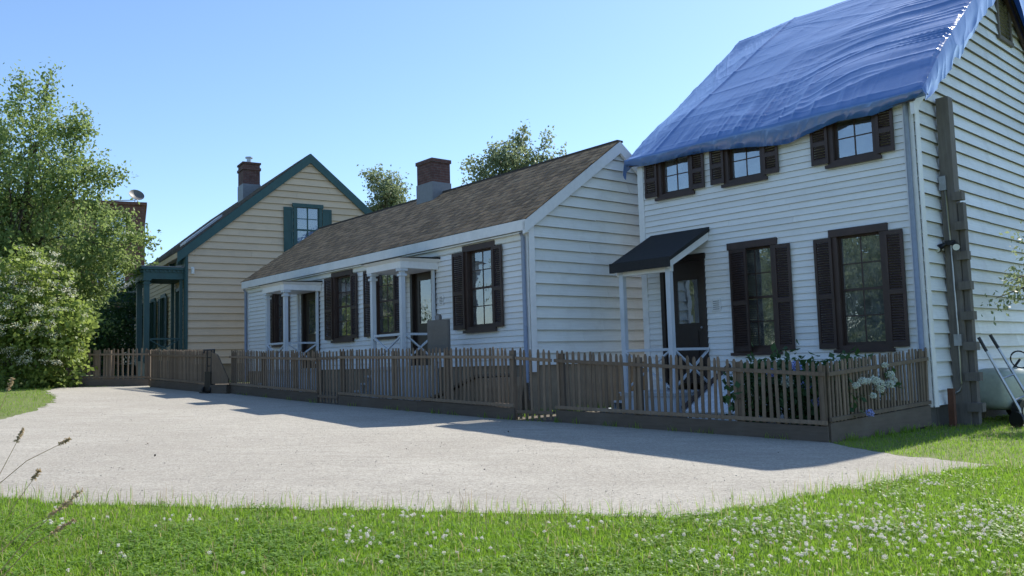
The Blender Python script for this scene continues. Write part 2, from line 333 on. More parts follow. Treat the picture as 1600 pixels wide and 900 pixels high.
def facade_boards(h, e, mat, z0, z1, flip=1):
    rows = int((z1-z0)/e)+1
    for i in range(rows):
        a = z0+i*e; bt = min(a+e+.012, z1)
        if bt-a < .02: continue
        tb = .030+random.uniform(-.003, .004); tt = .006
        segs = [(-h.W, 0., a, bt)]
        for (x0, x1, o0, o1) in h.open:
            new = []
            for (xa, xb, za, zb) in segs:
                if x1 <= xa or x0 >= xb or o1 <= za or o0 >= zb: new.append((xa, xb, za, zb)); continue
                if xa < x0: new.append((xa, x0, za, zb))
                if x1 < xb: new.append((x1, xb, za, zb))
                if za < o0-.004: new.append((max(xa, x0), min(xb, x1), za, o0))
                if zb > o1+.004: new.append((max(xa, x0), min(xb, x1), o1, zb))
            segs = new
        def th(z): return tb+(tt-tb)*(z-a)/(e+.012)
        for (xa, xb, za, zb) in segs:
            cuts = [xa]
            if xb-xa > 2.6: cuts.append(random.uniform(xa+.8, xb-.8))
            cuts.append(xb)
            for p, q in zip(cuts[:-1], cuts[1:]):
                dz = random.uniform(-.003, .003); q2 = q-(.003 if q != xb else 0)
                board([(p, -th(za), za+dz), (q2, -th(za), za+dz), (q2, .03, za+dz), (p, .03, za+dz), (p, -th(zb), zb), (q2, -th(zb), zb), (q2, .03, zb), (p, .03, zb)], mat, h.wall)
def gable_boards(h, e, mat, z0, opens=(), split=True, ztop=None, tb=.058):
    D, ze, s = h.D, h.ze, h.slope; za = ztop or ze+s*D/2
    def yr(z):
        k = max(0, (z-ze)/s) if z > ze else 0
        return (k+.0, D-k)
    i = 0; a = z0
    while a < za-.12:
        bt = min(a+e+.015, za-.02); t0 = tb+random.uniform(-.004, .005); tt = .006
        l0, r0 = yr(a); l1, r1 = yr(bt)
        pieces = []
        cuts = [0, 1]
        if split and r0-l0 > 3: cuts = [0, random.uniform(.25, .75), 1]
        for p, q in zip(cuts[:-1], cuts[1:]): pieces.append((l0+(r0-l0)*p, l0+(r0-l0)*q, l1+(r1-l1)*p, l1+(r1-l1)*q))
        for (ya, yb, yc, yd) in pieces:
            segs = [(ya, yb, yc, yd)]
            for (o0, o1, oz0, oz1) in opens:
                if oz0 < a+e*.6 and oz1 > a+e*.4:
                    nw = []
                    for (A, B, Cc, Dd) in segs:
                        if o1 <= A or o0 >= B: nw.append((A, B, Cc, Dd)); continue
                        if A < o0: nw.append((A, o0, Cc, o0))
                        if o1 < B: nw.append((o1, B, o1, Dd))
                    segs = nw
            dz = random.uniform(-.005, .005); sk = random.uniform(-.004, .004)
            for (A, B, Cc, Dd) in segs:
                B2 = B-.003
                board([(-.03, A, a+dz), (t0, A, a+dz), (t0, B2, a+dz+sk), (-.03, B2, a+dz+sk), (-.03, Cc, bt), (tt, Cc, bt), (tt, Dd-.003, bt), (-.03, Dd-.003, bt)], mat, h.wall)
        a += e; i += 1
def shutter_mesh(wd, ht, face):        # a louvred leaf, local x 0..wd, z 0..ht, y thickness
    b = MB(); st = .05; th = .035
    b.box(0, st, -th, 0, 0, ht); b.box(wd-st, wd, -th, 0, 0, ht)
    mid = ht*.47
    for z0, z1 in ((0, .09), (mid-.04, mid+.04), (ht-.07, ht)): b.box(st, wd-st, -th+.002, -.002, z0, z1)
    for za, zb in ((.09, mid-.04), (mid+.04, ht-.07)):
        n = max(2, int((zb-za)/.042))
        for k in range(n):
            z = za+(k+.5)*(zb-za)/n
            b.hexa([(st, -th+.002, z-.02), (wd-st, -th+.002, z-.02), (wd-st, -th+.008, z-.022), (st, -th+.008, z-.022), (st, -.008, z+.016), (wd-st, -.008, z+.016), (wd-st, -.002, z+.014), (st, -.002, z+.014)])
    return b
def window(h, x0, x1, z0, z1, cols=2, rows=2, sh=(.31, .31), shz=(.06, -.12), mat=None, glass=None, double=False, ang=(0, 0), curtain=False, cw=.11, head=.13, parent=None):
    """casing x0..x1, z0..z1; opening inside it; shutters (left,right widths)"""
    mat = mat or M['brown']; glass = glass or M['glass']
    o = (x0+cw, x1-cw, z0+.08, z1-head); h.open.append((x0+.04, x1-.04, z0+.03, z1-.03))
    c = MB()
    c.box(x0, o[0], -.055, .1, z0, z1-head); c.box(o[1], x1, -.055, .1, z0, z1-head)
    c.box(x0-.03, x1+.03, -.075, .1, z1-head, z1); c.box(o[0], o[1], -.053, .1, z0, o[2])
    w_ = c.build('window', mat, h.root)
    MB().box(x0-.04, x1+.04, -.10, -.056, z0-.045, z0+.012).build('sill', mat, w_)
    s = MB(); r = .035; mt = .02
    yb, yf = .075, .045
    s.box(o[0], o[0]+r, yf, yb, o[2], o[3]); s.box(o[1]-r, o[1], yf, yb, o[2], o[3])
    s.box(o[0]+r, o[1]-r, yf, yb, o[2], o[2]+.05); s.box(o[0]+r, o[1]-r, yf, yb, o[3]-r, o[3])
    gx0, gx1, gz0, gz1 = o[0]+r, o[1]-r, o[2]+.05, o[3]-r
    for k in range(1, cols):
        x = gx0+(gx1-gx0)*k/cols; s.box(x-mt/2, x+mt/2, yf+.004, yb-.004, gz0, gz1)
    zs = [gz0+(gz1-gz0)*k/rows for k in range(rows+1)]
    for k in range(1, rows):
        hw = .022 if double and k == rows//2 else mt/2
        s.box(gx0, gx1, yf+(.0 if hw > mt/2 else .006), yb-.006, zs[k]-hw, zs[k]+hw)
    s.build('sash', mat, w_)
    for i in range(cols):
        for k in range(rows):
            xa = gx0+(gx1-gx0)*i/cols+.004; xb = gx0+(gx1-gx0)*(i+1)/cols-.004
            g = MB(); t1, t2 = random.uniform(-.002, .002), random.uniform(-.002, .002)
            g.hexa([(xa, .058+t1, zs[k]+.004), (xb, .058, zs[k]+.004), (xb, .062, zs[k]+.004), (xa, .062+t1, zs[k]+.004), (xa, .058+t2, zs[k+1]-.004), (xb, .058+t1, zs[k+1]-.004), (xb, .062+t1, zs[k+1]-.004), (xa, .062+t2, zs[k+1]-.004)])
            g.build('pane', glass, w_)
    if curtain:
        k = MB(); nn = 16; vs = []
        for side in (0, 1):
            base = len(k.v); xa, xb = (o[0], o[0]+(o[1]-o[0])*.42) if side == 0 else (o[1]-(o[1]-o[0])*.42, o[1])
            P = [(xa+(xb-xa)*i/nn, .16+.02*math.sin(i*1.9)) for i in range(nn+1)]
            k.add([(p[0], p[1], z) for z in (o[2], o[3]) for p in P], [(i, i+1, nn+2+i, nn+1+i) for i in range(nn)])
        k.build('curtain', M['curtain'], w_)
    for side, wd in enumerate(sh):
        if not wd: continue
        ht = (z1+shz[1])-(z0+shz[0]); sm = shutter_mesh(wd, ht, 1).build('shutter', mat, w_)
        a_ = ang[side]
        if side == 0: sm.location = (x0+.03, -.06, z0+shz[0]); sm.rotation_euler = (0, 0, R(180-a_)) if False else (0, 0, 0)
        if side == 0:
            if a_ == 0: sm.location = (x0+.03-wd, -.062, z0+shz[0])
            else: sm.location = (x0+.03, -.062, z0+shz[0]); sm.rotation_euler = (0, 0, -R(a_))
        else:
            sm.location = (x1-.03, -.062, z0+shz[0])
        sm.rotation_euler[1] += random.uniform(-.004, .004)
    return w_
def door(h, x0, x1, z0, z1, mat, frame, glassrect=None, cw=.09):
    h.open.append((x0+.03, x1-.03, z0-.3, z1-.03))
    c = MB(); c.box(x0, x0+cw, -.05, .12, z0, z1-.12); c.box(x1-cw, x1, -.05, .12, z0, z1-.12); c.box(x0-.02, x1+.02, -.06, .12, z1-.12, z1); c.box(x0, x1, -.06, .12, z0-.08, z0)
    d = c.build('door_frame', frame, h.root)
    xa, xb, za, zb = x0+cw, x1-cw, z0, z1-.12; p = MB(); g = glassrect or (xa+.13, xb-.13, za+.95, zb-.18)
    p.box(xa, g[0], .03, .075, za, zb); p.box(g[1], xb, .03, .075, za, zb); p.box(g[0], g[1], .03, .075, za, g[2]); p.box(g[0], g[1], .03, .075, g[3], zb)
    p.box(g[0]-.02, g[1]+.02, .018, .029, g[2]-.03, g[2]); p.box(g[0]-.02, g[1]+.02, .018, .029, g[3], g[3]+.03)
    p.box(g[0]+.02, g[1]-.02, .016, .029, za+.18, g[2]-.16)
    dl = p.build('door', mat, d)
    MB().box(g[0], g[1], .05, .055, g[2], g[3]).build('pane', M['glass'], d)
    k = MB(); k.ball((xb-.06, .0, za+1.0), .03, 8, 6); k.tube([(xb-.06, .03, za+1.0), (xb-.06, 0, za+1.0)], .012, 6); k.build('door_knob', M['metal'], d)
    return d
def roof(h, over_f, over_b, over_l, over_r, th, mat):
    D, ze, s = h.D, h.ze, h.slope; za = ze+s*D/2
    b = MB(); q = [(-over_f, ze-s*over_f), (D/2, za), (D+over_b, ze-s*over_b), (D+over_b, ze-s*over_b-th), (D/2, za-th), (-over_f, ze-s*over_f-th)]
    b.prism([q[0], q[1], q[4], q[5]], 'x', -h.W-over_l, over_r); b.prism([q[1], q[2], q[3], q[4]], 'x', -h.W-over_l, over_r)
    return b.build('roof', mat, h.root)
def shingles(h, parent, mat, over_f, over_l, over_r, exp, wrange, lift=.005, front=True, warp=1.0):
    D, ze, s = h.D, h.ze, h.slope; yc, zc = -over_f-.03, ze-s*(over_f+.03); L = math.hypot(D/2+over_f, s*(D/2+over_f))
    dy, dz = 1/math.hypot(1, s), s/math.hypot(1, s); nyv, nzv = -dz, dy
    V = []; F = []; n = int(L/exp)
    for i in range(n+1):
        x = -h.W-over_l-random.uniform(0, .08)
        while x < over_r:
            wd = random.uniform(*wrange); xa, xb = x+.0025, min(x+wd, over_r+.01)-.0025; x += wd
            if xb-xa < .03: continue
            jit = random.uniform(-.012, .012); l0 = i*exp+jit; l1 = min(l0+exp*1.4, L)
            if l0 > L-.03: continue
            c1, c2 = random.uniform(0, .008)*warp, random.uniform(0, .008)*warp; t = .016; u1 = .009+random.uniform(0, .009)*warp; u2 = u1+random.uniform(-.003, .003)
            def P(x_, l, o): return (x_, yc+dy*l+nyv*o, zc+dz*l+nzv*o)
            b0 = len(V)
            V += [P(xa, l0, lift+c1), P(xb, l0, lift+c2), P(xb, l1, u2-.009), P(xa, l1, u1-.009), P(xa, l0, lift+c1+t), P(xb, l0, lift+c2+t), P(xb, l1, u2), P(xa, l1, u1)]
            F += [(b0+4, b0+5, b0+6, b0+7), (b0, b0+1, b0+5, b0+4), (b0+1, b0+2, b0+6, b0+5), (b0+3, b0, b0+4, b0+7), (b0+3, b0+2, b0+1, b0)]
    me = npmesh('shingles', V, F); me.materials.append(mat); me.materials.append(M['edge_shade']); me.polygons.foreach_set('material_index', np.tile([0, 1, 0, 0, 0], len(F)//5)); link('shingles', me, None, parent, kind='stuff')  # butt faces coloured dark, shade painted in so the courses read
def xbrace(par, name, p, q, zlo, zhi, mat, w_=.045):
    b = MB(); b.bar((*p, zhi), (*q, zhi), .06, .05)
    b.bar((*p, zlo), (*q, zhi-.03), w_, w_*.7); b.build('railing', mat, par)
    MB().bar((p[0], p[1]+.008, zhi-.03), (q[0], q[1]+.008, zlo), w_, w_*.7).build('brace', mat, par) if False else None
    d = MB(); off = Vector((0, .0, 0)); a, c = Vector((*p, zhi-.03)), Vector((*q, zlo)); n = (Vector((*q, 0))-Vector((*p, 0))).cross(Vector((0, 0, 1))).normalized()*.034
    d.bar(a+n, c+n, w_, w_*.7); d.build('brace', mat, par)
def porch_posts(par, pts, z0, z1, mat, w_=.12, cap=True):
    for (x, y) in pts:
        b = MB(); b.box(x-w_/2, x+w_/2, y-w_/2, y+w_/2, z0, z1)
        if cap:
            b.box(x-w_/2-.03, x+w_/2+.03, y-w_/2-.03, y+w_/2+.03, z1-.17, z1-.12); b.box(x-w_/2-.045, x+w_/2+.045, y-w_/2-.045, y+w_/2+.045, z1-.06, z1-.002)
            b.box(x-w_/2-.02, x+w_/2+.02, y-w_/2-.02, y+w_/2+.02, z0+.002, z0+.14)
        b.build('post', mat, par)
def deck(h, x0, x1, d, zd, zg, mat, steps_left=True, nst=4):
    b = MB(); b.box(x0, x1, -d, -.03, zd-.05, zd); p = b.build('porch', mat, h.root)
    for k in range(int((d-.03)/.13)):
        MB().box(x0-.03, x1+.03, -d-.02+k*.132, -d-.02+k*.132+.122, zd+.001, zd+.024).build('plank', mat, p)
    s = MB(); s.box(x0+.03, x1-.03, -d+.04, -d+.08, zg-.1, zd-.05); s.box(x1-.08, x1-.04, -d+.08, -.04, zg-.1, zd-.05); s.box(x0+.04, x0+.08, -d+.08, -.04, zg-.1, zd-.05); s.build('skirt', mat, p)
    if steps_left:
        hgt = (zd-zg)/nst
        for k in range(1, nst):
            z = zd-hgt*k; t = MB(); t.box(x0-.27*k-.02, x0-.27*(k-1)+.02, -d+.05, -.08, z-.04, z); t.box(x0-.27*k, x0-.27*k+.03, -d+.07, -.10, zg-.1, z-.04); t.build('step', mat, p)
    return p
def notice(h, x0, x1, z0, z1, label):
    n = MB().box(x0, x1, -.040, -.030, z0, z1).build('notice', M['paper'], h.root)
    for k in range(5):
        z = z1-(z1-z0)*(.18+.16*k); ln = (x1-x0)*random.uniform(.45, .75); c = (x0+x1)/2
        MB().box(c-ln/2, c+ln/2, -.0425, -.0402, z-.008, z+.004).build('print_line', M['ink'], n)

# ------------------------------------------------------------------ RIGHT HOUSE (two storeys, blue tarpaulin)
hr = House('two_storey_house', RC, AR, .25, 'two storey white clapboard house with dark brown shutters under a roof tarpaulin', 5.66, 9.0, 5.72, .79, .95)
hr.zb = .62
window(hr, -5.19, -4.29, 4.69, 5.64, 2, 2, (.32, .31), (.05, -.13), glass=M['glass_hi'])
window(hr, -3.58, -2.67, 4.70, 5.64, 2, 2, (.31, .31), (.05, -.13), glass=M['glass_hi'])
window(hr, -1.45, -.53, 4.68, 5.64, 2, 2, (.32, .29), (.05, -.13), glass=M['glass_hi'])
window(hr, -3.55, -2.56, 1.45, 3.56, 2, 4, (.44, .33), (.03, -.14), double=True, ang=(14, 0))
window(hr, -1.49, -.52, 1.45, 3.55, 2, 4, (.33, .31), (.03, -.14), double=True, curtain=True)
door(hr, -5.22, -4.13, .98, 3.45, M['door'], M['door'], (-4.86, -4.36, 2.08, 2.95))
wall_shell(hr, M['trim'], M['stone'])
facade_boards(hr, .118, M['white_fac'], .60, 5.66)
gable_boards(hr, .232, M['white_gab'], .52, opens=[(4.55, 5.25, 7.75, 8.75)])
b = MB(); b.box(-.13, .045, -.045, -.0251, .5, 5.6); b.box(.062, .078, -.0249, .13, .5, 5.72); b.build('corner_board', M['trim'], hr.root)
MB().box(-5.70, -5.56, -.045, -.0251, .5, 5.6).build('corner_board', M['trim'], hr.root)
b = MB(); b.tube([(-.05, -.085, .45), (-.05, -.085, 5.45), (-.05, -.16, 5.6)], .042, 10); b.build('downspout', M['spout'], hr.root, smooth=True)
MB().box(-5.72, .12, -.20, -.046, 5.50, 5.60).build('fascia', M['trim'], hr.root)
rf = roof(hr, .20, .3, .12, .15, .12, M['roofslab'])
for sgn, (ya, yb) in ((0, (-.18, 4.5)), (1, (4.5, 9.28))):
    za, zb = [5.72+.79*(4.5-abs(y-4.5)) for y in (ya, yb)]
    b = MB(); b.hexa([(.07, ya, za-.34), (.13, ya, za-.34), (.13, yb, zb-.34), (.06, yb, zb-.34), (.06, ya, za-.125), (.13, ya, za-.125), (.13, yb, zb-.125), (.06, yb, zb-.125)]); b.build('rake_board', M['brown'] if sgn else M['trim'], rf)
# gable vent
v = MB(); v.box(.035, .075, 4.50, 4.58, 7.72, 8.78); v.box(.035, .075, 5.22, 5.30, 7.72, 8.78); v.box(.035, .078, 4.50, 5.30, 8.78, 8.88); v.box(.035, .085, 4.47, 5.33, 7.64, 7.72); vo_ = v.build('gable_vent', M['pole'], hr.root)
for k in range(12):
    z = 7.76+k*.085; MB().hexa([(.06, 4.58, z-.03), (.068, 4.58, z-.03), (.068, 5.22, z-.03), (.06, 5.22, z-.03), (.01, 4.58, z+.045), (.018, 4.58, z+.045), (.018, 5.22, z+.045), (.01, 5.22, z+.045)]).build('slat', M['pole'], vo_)
# porch hood
p = deck(hr, -5.36, -4.05, 1.28, .74, .28, M['post_blue'], True, 3)
porch_posts(p, [(-5.26, -1.20), (-4.13, -1.20)], .74, 3.16, M['post_blue'], .10, False)
b = MB(); b.hexa([(-5.42, -1.36, 3.20), (-3.98, -1.36, 3.20), (-3.98, -.03, 3.86), (-5.42, -.03, 3.86), (-5.42, -1.36, 3.27), (-3.98, -1.36, 3.27), (-3.98, -.03, 3.95), (-5.42, -.03, 3.95)]); b.box(-5.43, -3.97, -1.39, -1.362, 3.09, 3.28); hd = b.build('hood_roof', M['felt'], p)
b = MB()
for xx in (-5.40, -4.05):
    b.hexa([(xx, -1.355, 3.07), (xx+.04, -1.355, 3.07), (xx+.04, -.03, 3.70), (xx, -.03, 3.70), (xx, -1.355, 3.195), (xx+.04, -1.355, 3.195), (xx+.04, -.03, 3.855), (xx, -.03, 3.855)])
b.box(-5.355, -4.055, -1.24, -1.16, 3.02, 3.15); b.build('hood_fascia', M['trim'], p)
xbrace(p, 'r', (-4.13, -1.15), (-4.13, -.05), .85, 1.56, M['post_blue']); xbrace(p, 'r', (-5.21, -1.20), (-4.19, -1.20), .85, 1.56, M['post_blue'])
notice(hr, -4.00, -3.80, 2.28, 2.52, '')
# sloping cellar hatch with white planks
b = MB(); b.prism([(-.05, .2), (-1.55, .2), (-1.55, .42), (-.05, 1.12)], 'x', -3.6, -2.45); ch = b.build('cellar_hatch', M['trim'], hr.root)
for k in range(9):
    x = -3.62+k*.132; MB().hexa([(x, -1.6, .425), (x+.122, -1.6, .425), (x+.122, -.05, 1.15), (x, -.05, 1.15), (x, -1.6, .45), (x+.122, -1.6, .45), (x+.122, -.05, 1.175), (x, -.05, 1.175)]).build('plank', M['trim'], ch)
b = MB(); b.bar((-2.40, -1.6, .50), (-2.40, -.05, 1.23), .05, .07); b.bar((-3.66, -1.6, .50), (-3.66, -.05, 1.23), .05, .07); b.build('hatch_rail', M['brown'], ch)

# tarpaulin: one draped sheet over both slopes, hanging over the eave and the near gable
def vnoise(x, y, seed):
    xi, yi = np.floor(x).astype(np.int64), np.floor(y).astype(np.int64); fx, fy = x-xi, y-yi; fx = fx*fx*(3-2*fx); fy = fy*fy*(3-2*fy)
    def hsh(i, j):
        n = (i*374761393+j*668265263+seed*982451653) & 0x7fffffff; n = ((n ^ (n >> 13))*1274126177) & 0x7fffffff; return (n ^ (n >> 16))/2147483647.
    return (hsh(xi, yi)*(1-fx)+hsh(xi+1, yi)*fx)*(1-fy)+(hsh(xi, yi+1)*(1-fx)+hsh(xi+1, yi+1)*fx)*fy
def ridged(x, y, seed, oct=3):
    o = 0; a = 1; t = 0
    for k in range(oct): o = o+a*(1-np.abs(2*vnoise(x*2**k+k*17, y*1.6**k+k*9, seed+k)-1))**3; t += a; a *= .5
    return o/t
def tarp():
    s = .79; ze = 5.72; ulen = 5.66+.20+.30; u_d = .62; l_d = .30; v0, v1 = -.26, 9.3; v_d = .40
    U = np.concatenate([np.linspace(-l_d, 0, 14, endpoint=False), np.linspace(0, ulen, 440, endpoint=False), np.linspace(ulen, ulen+u_d, 60)])
    Vv = np.concatenate([np.linspace(-v_d, 0, 44, endpoint=False), np.linspace(0, 4.76, 330, endpoint=False), np.linspace(4.76, v1-v0, 60)])
    uu, vv = np.meshgrid(U, Vv); x = -5.86+np.clip(uu, 0, ulen); du = np.maximum(uu-ulen, 0); dl = np.maximum(-uu, 0); dv = np.maximum(-vv, 0); y = v0+np.maximum(vv, 0)
    z = ze+s*(4.5-np.abs(y-4.5))+.09+.12*np.clip(np.maximum(vv, 0)/1.2, 0, 1)-.02*np.exp(-((y-4.5)/.12)**2)
    un = (x+5.86)/ulen; vn = np.clip(vv/4.76, 0, 1); X0 = x+5.86
    dist = ulen-np.clip(uu, 0, ulen); slen = np.maximum(vv, 0)*1.27; vp = np.maximum(vv, 0)
    wv = (vnoise(X0*.6, slen*.6, 5)-.5)
    # pleats pulled in from the near rake, fanning out across the slope
    ph = slen*(1-.035*dist)+.10*dist+.5*wv*dist
    fan = ridged(ph*3.3, dist*.28, 11, 2)*(.060*np.exp(-dist/1.2)+.030*np.exp(-dist/3.0))*(.35+.9*vnoise(slen*1.6, dist*.5, 31))
    # short pleats standing up from the eave, strongest in the middle
    q = X0+(un-.45)*.8*vp+.25*wv
    fan += ridged(q*3.6, vp*.5, 21, 2)*np.exp(-vp/.85)*(.055*np.exp(-((un-.52)/.2)**2)+.018)
    # overall crumple
    fan += .016*ridged(X0*.9+wv, slen*1.1, 41, 2)+.0016*ridged(X0*5, slen*6, 51, 2)
    # diagonal fold on the far side: the sheet drops away left of it
    line = .125+.13*vn+.02*(vnoise(vn*4, vn*0+.5, 61)-.5); td = (line-un)*ulen
    fan -= np.clip(td, 0, 1.1)*(.05+.08*np.clip(vp/1.2, 0, 1)); fan += .024*np.exp(-(td/.05)**2)
    fan += np.where(td > 0, .030*ridged((slen*.75+X0*1.5)*2.2, (slen-X0)*.5, 71)*np.clip(td*3, 0, 1), 0)
    # square storage creases of the folded sheet
    for g_, a_ in ((X0+.02*wv, 1), (slen+.02*wv, 1)): fan += .0035*np.exp(-((((g_+.35) % 1.02)-.51)/.018)**2)
    fan += .03*np.sin(un*math.pi)*np.sin(vn*math.pi)+.05*(vnoise(X0*.9, slen*.9, 81)-.5)
    cs, sn = 1/math.hypot(1, s), s/math.hypot(1, s); sgn = np.where(y < 4.5, -1, 1)
    edge = np.clip(vv/.12, 0, 1)*np.clip(dist/.05, .25, 1); f_ = fan*np.where(dv > 0, 0, edge)
    Y = y+sgn*sn*f_*np.clip(np.abs(y-4.5)/.6, 0, 1); Z = z+cs*f_
    # the drape at the front eave: uneven hem, soft folds
    hemn = vnoise(X0*1.4, X0*0, 91); ln = np.interp(un, [0, .05, .285, .516, .61, .70, .76, .86, .92, 1], [.12, .17, .20, .34, .38, .28, .21, .24, .17, .10])+.05*(hemn-.5)
    t = dv/v_d
    fold = ridged(X0*3.1+.5*t, t*.7, 101)-.4
    Z = np.where(dv > 0, Z-ln*t-.03*t*(1-t)*4*.5, Z); Y = np.where(dv > 0, Y-.012*np.minimum(t*8, 1)+.10*t*t-.05*t*fold, Y)
    # the drape over the near rake
    tu = du/u_d; hem = .36+.34*vnoise(slen*1.1, slen*0, 111)+.14*(vnoise(slen*3.3, slen*0, 113)-.5); hem = np.where(slen < .8, .22+.3*slen, hem)
    f2 = ridged(slen*1.9+.4*tu, tu*.6, 121, 2)-.35
    Xx = x+np.where(du > 0, .04*np.sin(np.minimum(tu*2, 1)*math.pi*.5)+.06*tu*f2, 0)
    Z = np.where(du > 0, Z-hem*tu*np.where(dv > 0, np.clip(1-dv/v_d*1.5, 0, 1), 1), Z); Y = np.where(du > 0, Y+.06*tu*(vnoise(slen*1.5, tu, 131)-.5), Y)
    # puckers where the sheet is pulled over the rake
    puck = np.exp(-(dist/.10)**2)*(du == 0)*(vv > 0); Z = Z+puck*.022*(ridged(slen*2.6, dist*0, 141)-.5); Xx = Xx+puck*.03*(vnoise(slen*3.4, dist*0, 151)-.5)
    tl = dl/l_d; Xx = Xx-np.where(dl > 0, .03*np.sin(tl*math.pi*.5)+.03*tl*(vnoise(slen*3, tl, 161)-.3), 0); Z = np.where(dl > 0, Z-.28*tl, Z)
    Vx = np.stack([Xx, Y, Z], -1).reshape(-1, 3); nU, nV = len(U), len(Vv); i_, j_ = np.meshgrid(np.arange(nU-1), np.arange(nV-1)); b_ = (j_*nU+i_).ravel()
    me = npmesh('tarpaulin', Vx, np.stack([b_, b_+1, b_+nU+1, b_+nU], 1), True)
    o = link('tarpaulin', me, M['tarp'], label='wrinkled shiny blue tarpaulin draped over the roof of the two storey house', category='tarpaulin')
    o.location = hr.root.location; o.rotation_euler = hr.root.rotation_euler
tarp()

# ------------------------------------------------------------------ MIDDLE HOUSE (long, one storey)
hm = House('long_cottage', MC, AM, .45, 'long low white cottage with brown shingle roof, two small porches and brick chimney', 13.75, 5.3, 4.30, .70, 1.38)
hm.zb = 1.36
window(hm, -2.05, -1.00, 2.09, 3.92, 2, 4, (.42, .30), (.04, -.12), double=True, curtain=True)
window(hm, -5.90, -4.83, 2.09, 3.92, 2, 4, (.42, .34), (.04, -.12), double=True)
window(hm, -8.00, -6.92, 2.09, 3.92, 2, 4, (.42, .30), (.04, -.12), double=True)
window(hm, -11.75, -10.98, 2.09, 3.80, 2, 4, (.40, .36), (.04, -.12), double=True)
door(hm, -4.21, -3.17, 1.40, 3.66, M['door'], M['door'], (-3.93, -3.45, 2.35, 3.35))
door(hm, -9.88, -8.80, 1.40, 3.62, M['door'], M['door'], (-9.60, -9.06, 2.35, 3.3))
wall_shell(hm, M['trim'], M['foundation'])
facade_boards(hm, .118, M['white_fac'], 1.34, 4.06)
gable_boards(hm, .232, M['cream_gab'], 1.33)
b = MB(); b.box(-.11, .047, -.045, -.0251, 1.2, 4.0); b.box(.062, .078, -.0249, .12, 1.2, 4.15); b.build('corner_board', M['trim'], hm.root)
MB().box(-13.78, -13.66, -.045, -.0251, 1.2, 4.0).build('corner_board', M['trim'], hm.root)
rf = roof(hm, .13, .2, .10, .12, .10, M['roofslab'])
shingles(hm, rf, M['shingle'], .13, .12, .14, .195, (.09, .22), warp=1.1)
MB().box(-13.87, .135, 2.56, 2.74, 6.125, 6.17).build('ridge_board', M['roofslab'], rf)
b = MB(); b.box(-13.87, .14, -.175, -.135, 3.98, 4.19); b.build('fascia', M['trim'], rf)
b = MB(); b.box(-13.85, .12, -.134, -.047, 3.94, 3.965); b.box(-13.75, -.12, -.052, -.0252, 3.83, 3.938); b.build('soffit', M['cream_gab'], rf)
for (ya, yb) in ((-.175, 2.65), (2.65, 5.5)):
    za, zb = [4.30+.70*(2.65-abs(y-2.65)) for y in (ya, yb)]
    b = MB(); b.hexa([(.07, ya, za-.27), (.139, ya, za-.27), (.139, yb, zb-.27), (.07, yb, zb-.27), (.07, ya, za-.012), (.139, ya, za-.012), (.139, yb, zb-.012), (.07, yb, zb-.012)]); b.build('rake_board', M['trim'], rf)
for xx in (-.02, -13.72):
    b = MB(); b.tube([(xx, -.10, 1.0), (xx, -.10, 3.86), (xx, -.15, 3.95)], .042, 10); b.build('downspout', M['spout'], hm.root, smooth=True)
# chimney
b = MB(); b.box(-7.28, -6.52, 2.25, 2.85, 5.5, 7.02); b.box(-7.31, -6.49, 2.22, 2.88, 6.98, 7.08); chm = b.build('chimney', M['brick'], rf)
b = MB(); b.box(-7.30, -6.50, 2.23, 2.87, 5.6, 6.42); b.build('flashing', M['lead'], rf)
for nm, x0, x1, d, zt in (('r', -4.5, -3.08, 1.0, 3.52), ('l', -10.05, -8.72, 1.1, 3.50)):
    p = deck(hm, x0, x1, d, 1.36, .5, M['post_blue'], True, 5)
    porch_posts(p, [(x0+.09, -d+.08), (x1-.09, -d+.08)], 1.36, zt, M['post_blue'], .10)
    porch_posts(p, [(x0+.09, -.10), (x1-.09, -.10)], 1.36, zt, M['post_blue'], .06, False)
    b = MB(); b.box(x0-.02, x1+.02, -d-.02, -.03, zt, zt+.15); b.hexa([(x0-.03, -d-.03, zt+.15), (x1+.03, -d-.03, zt+.15), (x1+.03, -.03, zt+.15), (x0-.03, -.03, zt+.15), (x0-.10, -d-.10, zt+.21), (x1+.10, -d-.10, zt+.21), (x1+.10, -.03, zt+.23), (x0-.10, -.03, zt+.23)]); b.build('cornice', M['trim'], p)
    b = MB(); b.hexa([(x0-.11, -d-.11, zt+.211), (x1+.11, -d-.11, zt+.211), (x1+.11, -.03, zt+.231), (x0-.11, -.03, zt+.231), (x0-.11, -d-.11, zt+.225), (x1+.11, -d-.11, zt+.225), (x1+.11, -.03, zt+.275), (x0-.11, -.03, zt+.275)]); b.build('porch_roof', M['felt'], p)
    xbrace(p, 'r', (x1-.09, -d+.14), (x1-.09, -.12), 1.5, 2.08, M['post_blue']); xbrace(p, 'r', (x0+.15, -d+.08), (x1-.15, -d+.08), 1.5, 2.08, M['post_blue'])
notice(hm, -3.05, -2.87, 2.72, 2.93, '')
b = MB(); b.prism([(-2.75, .35), (-.1, .35), (.05, .95), (.05, 1.12), (-.3, 1.12)], 'y', -1.12, -.25); ch = b.build('cellar_hatch', M['foundation'], hm.root)
b = MB(); b.bar((-2.85, -.7, .42), (-.25, -.7, 1.17), .95, .05); b.build('hatch_cover', M['fence'], ch)

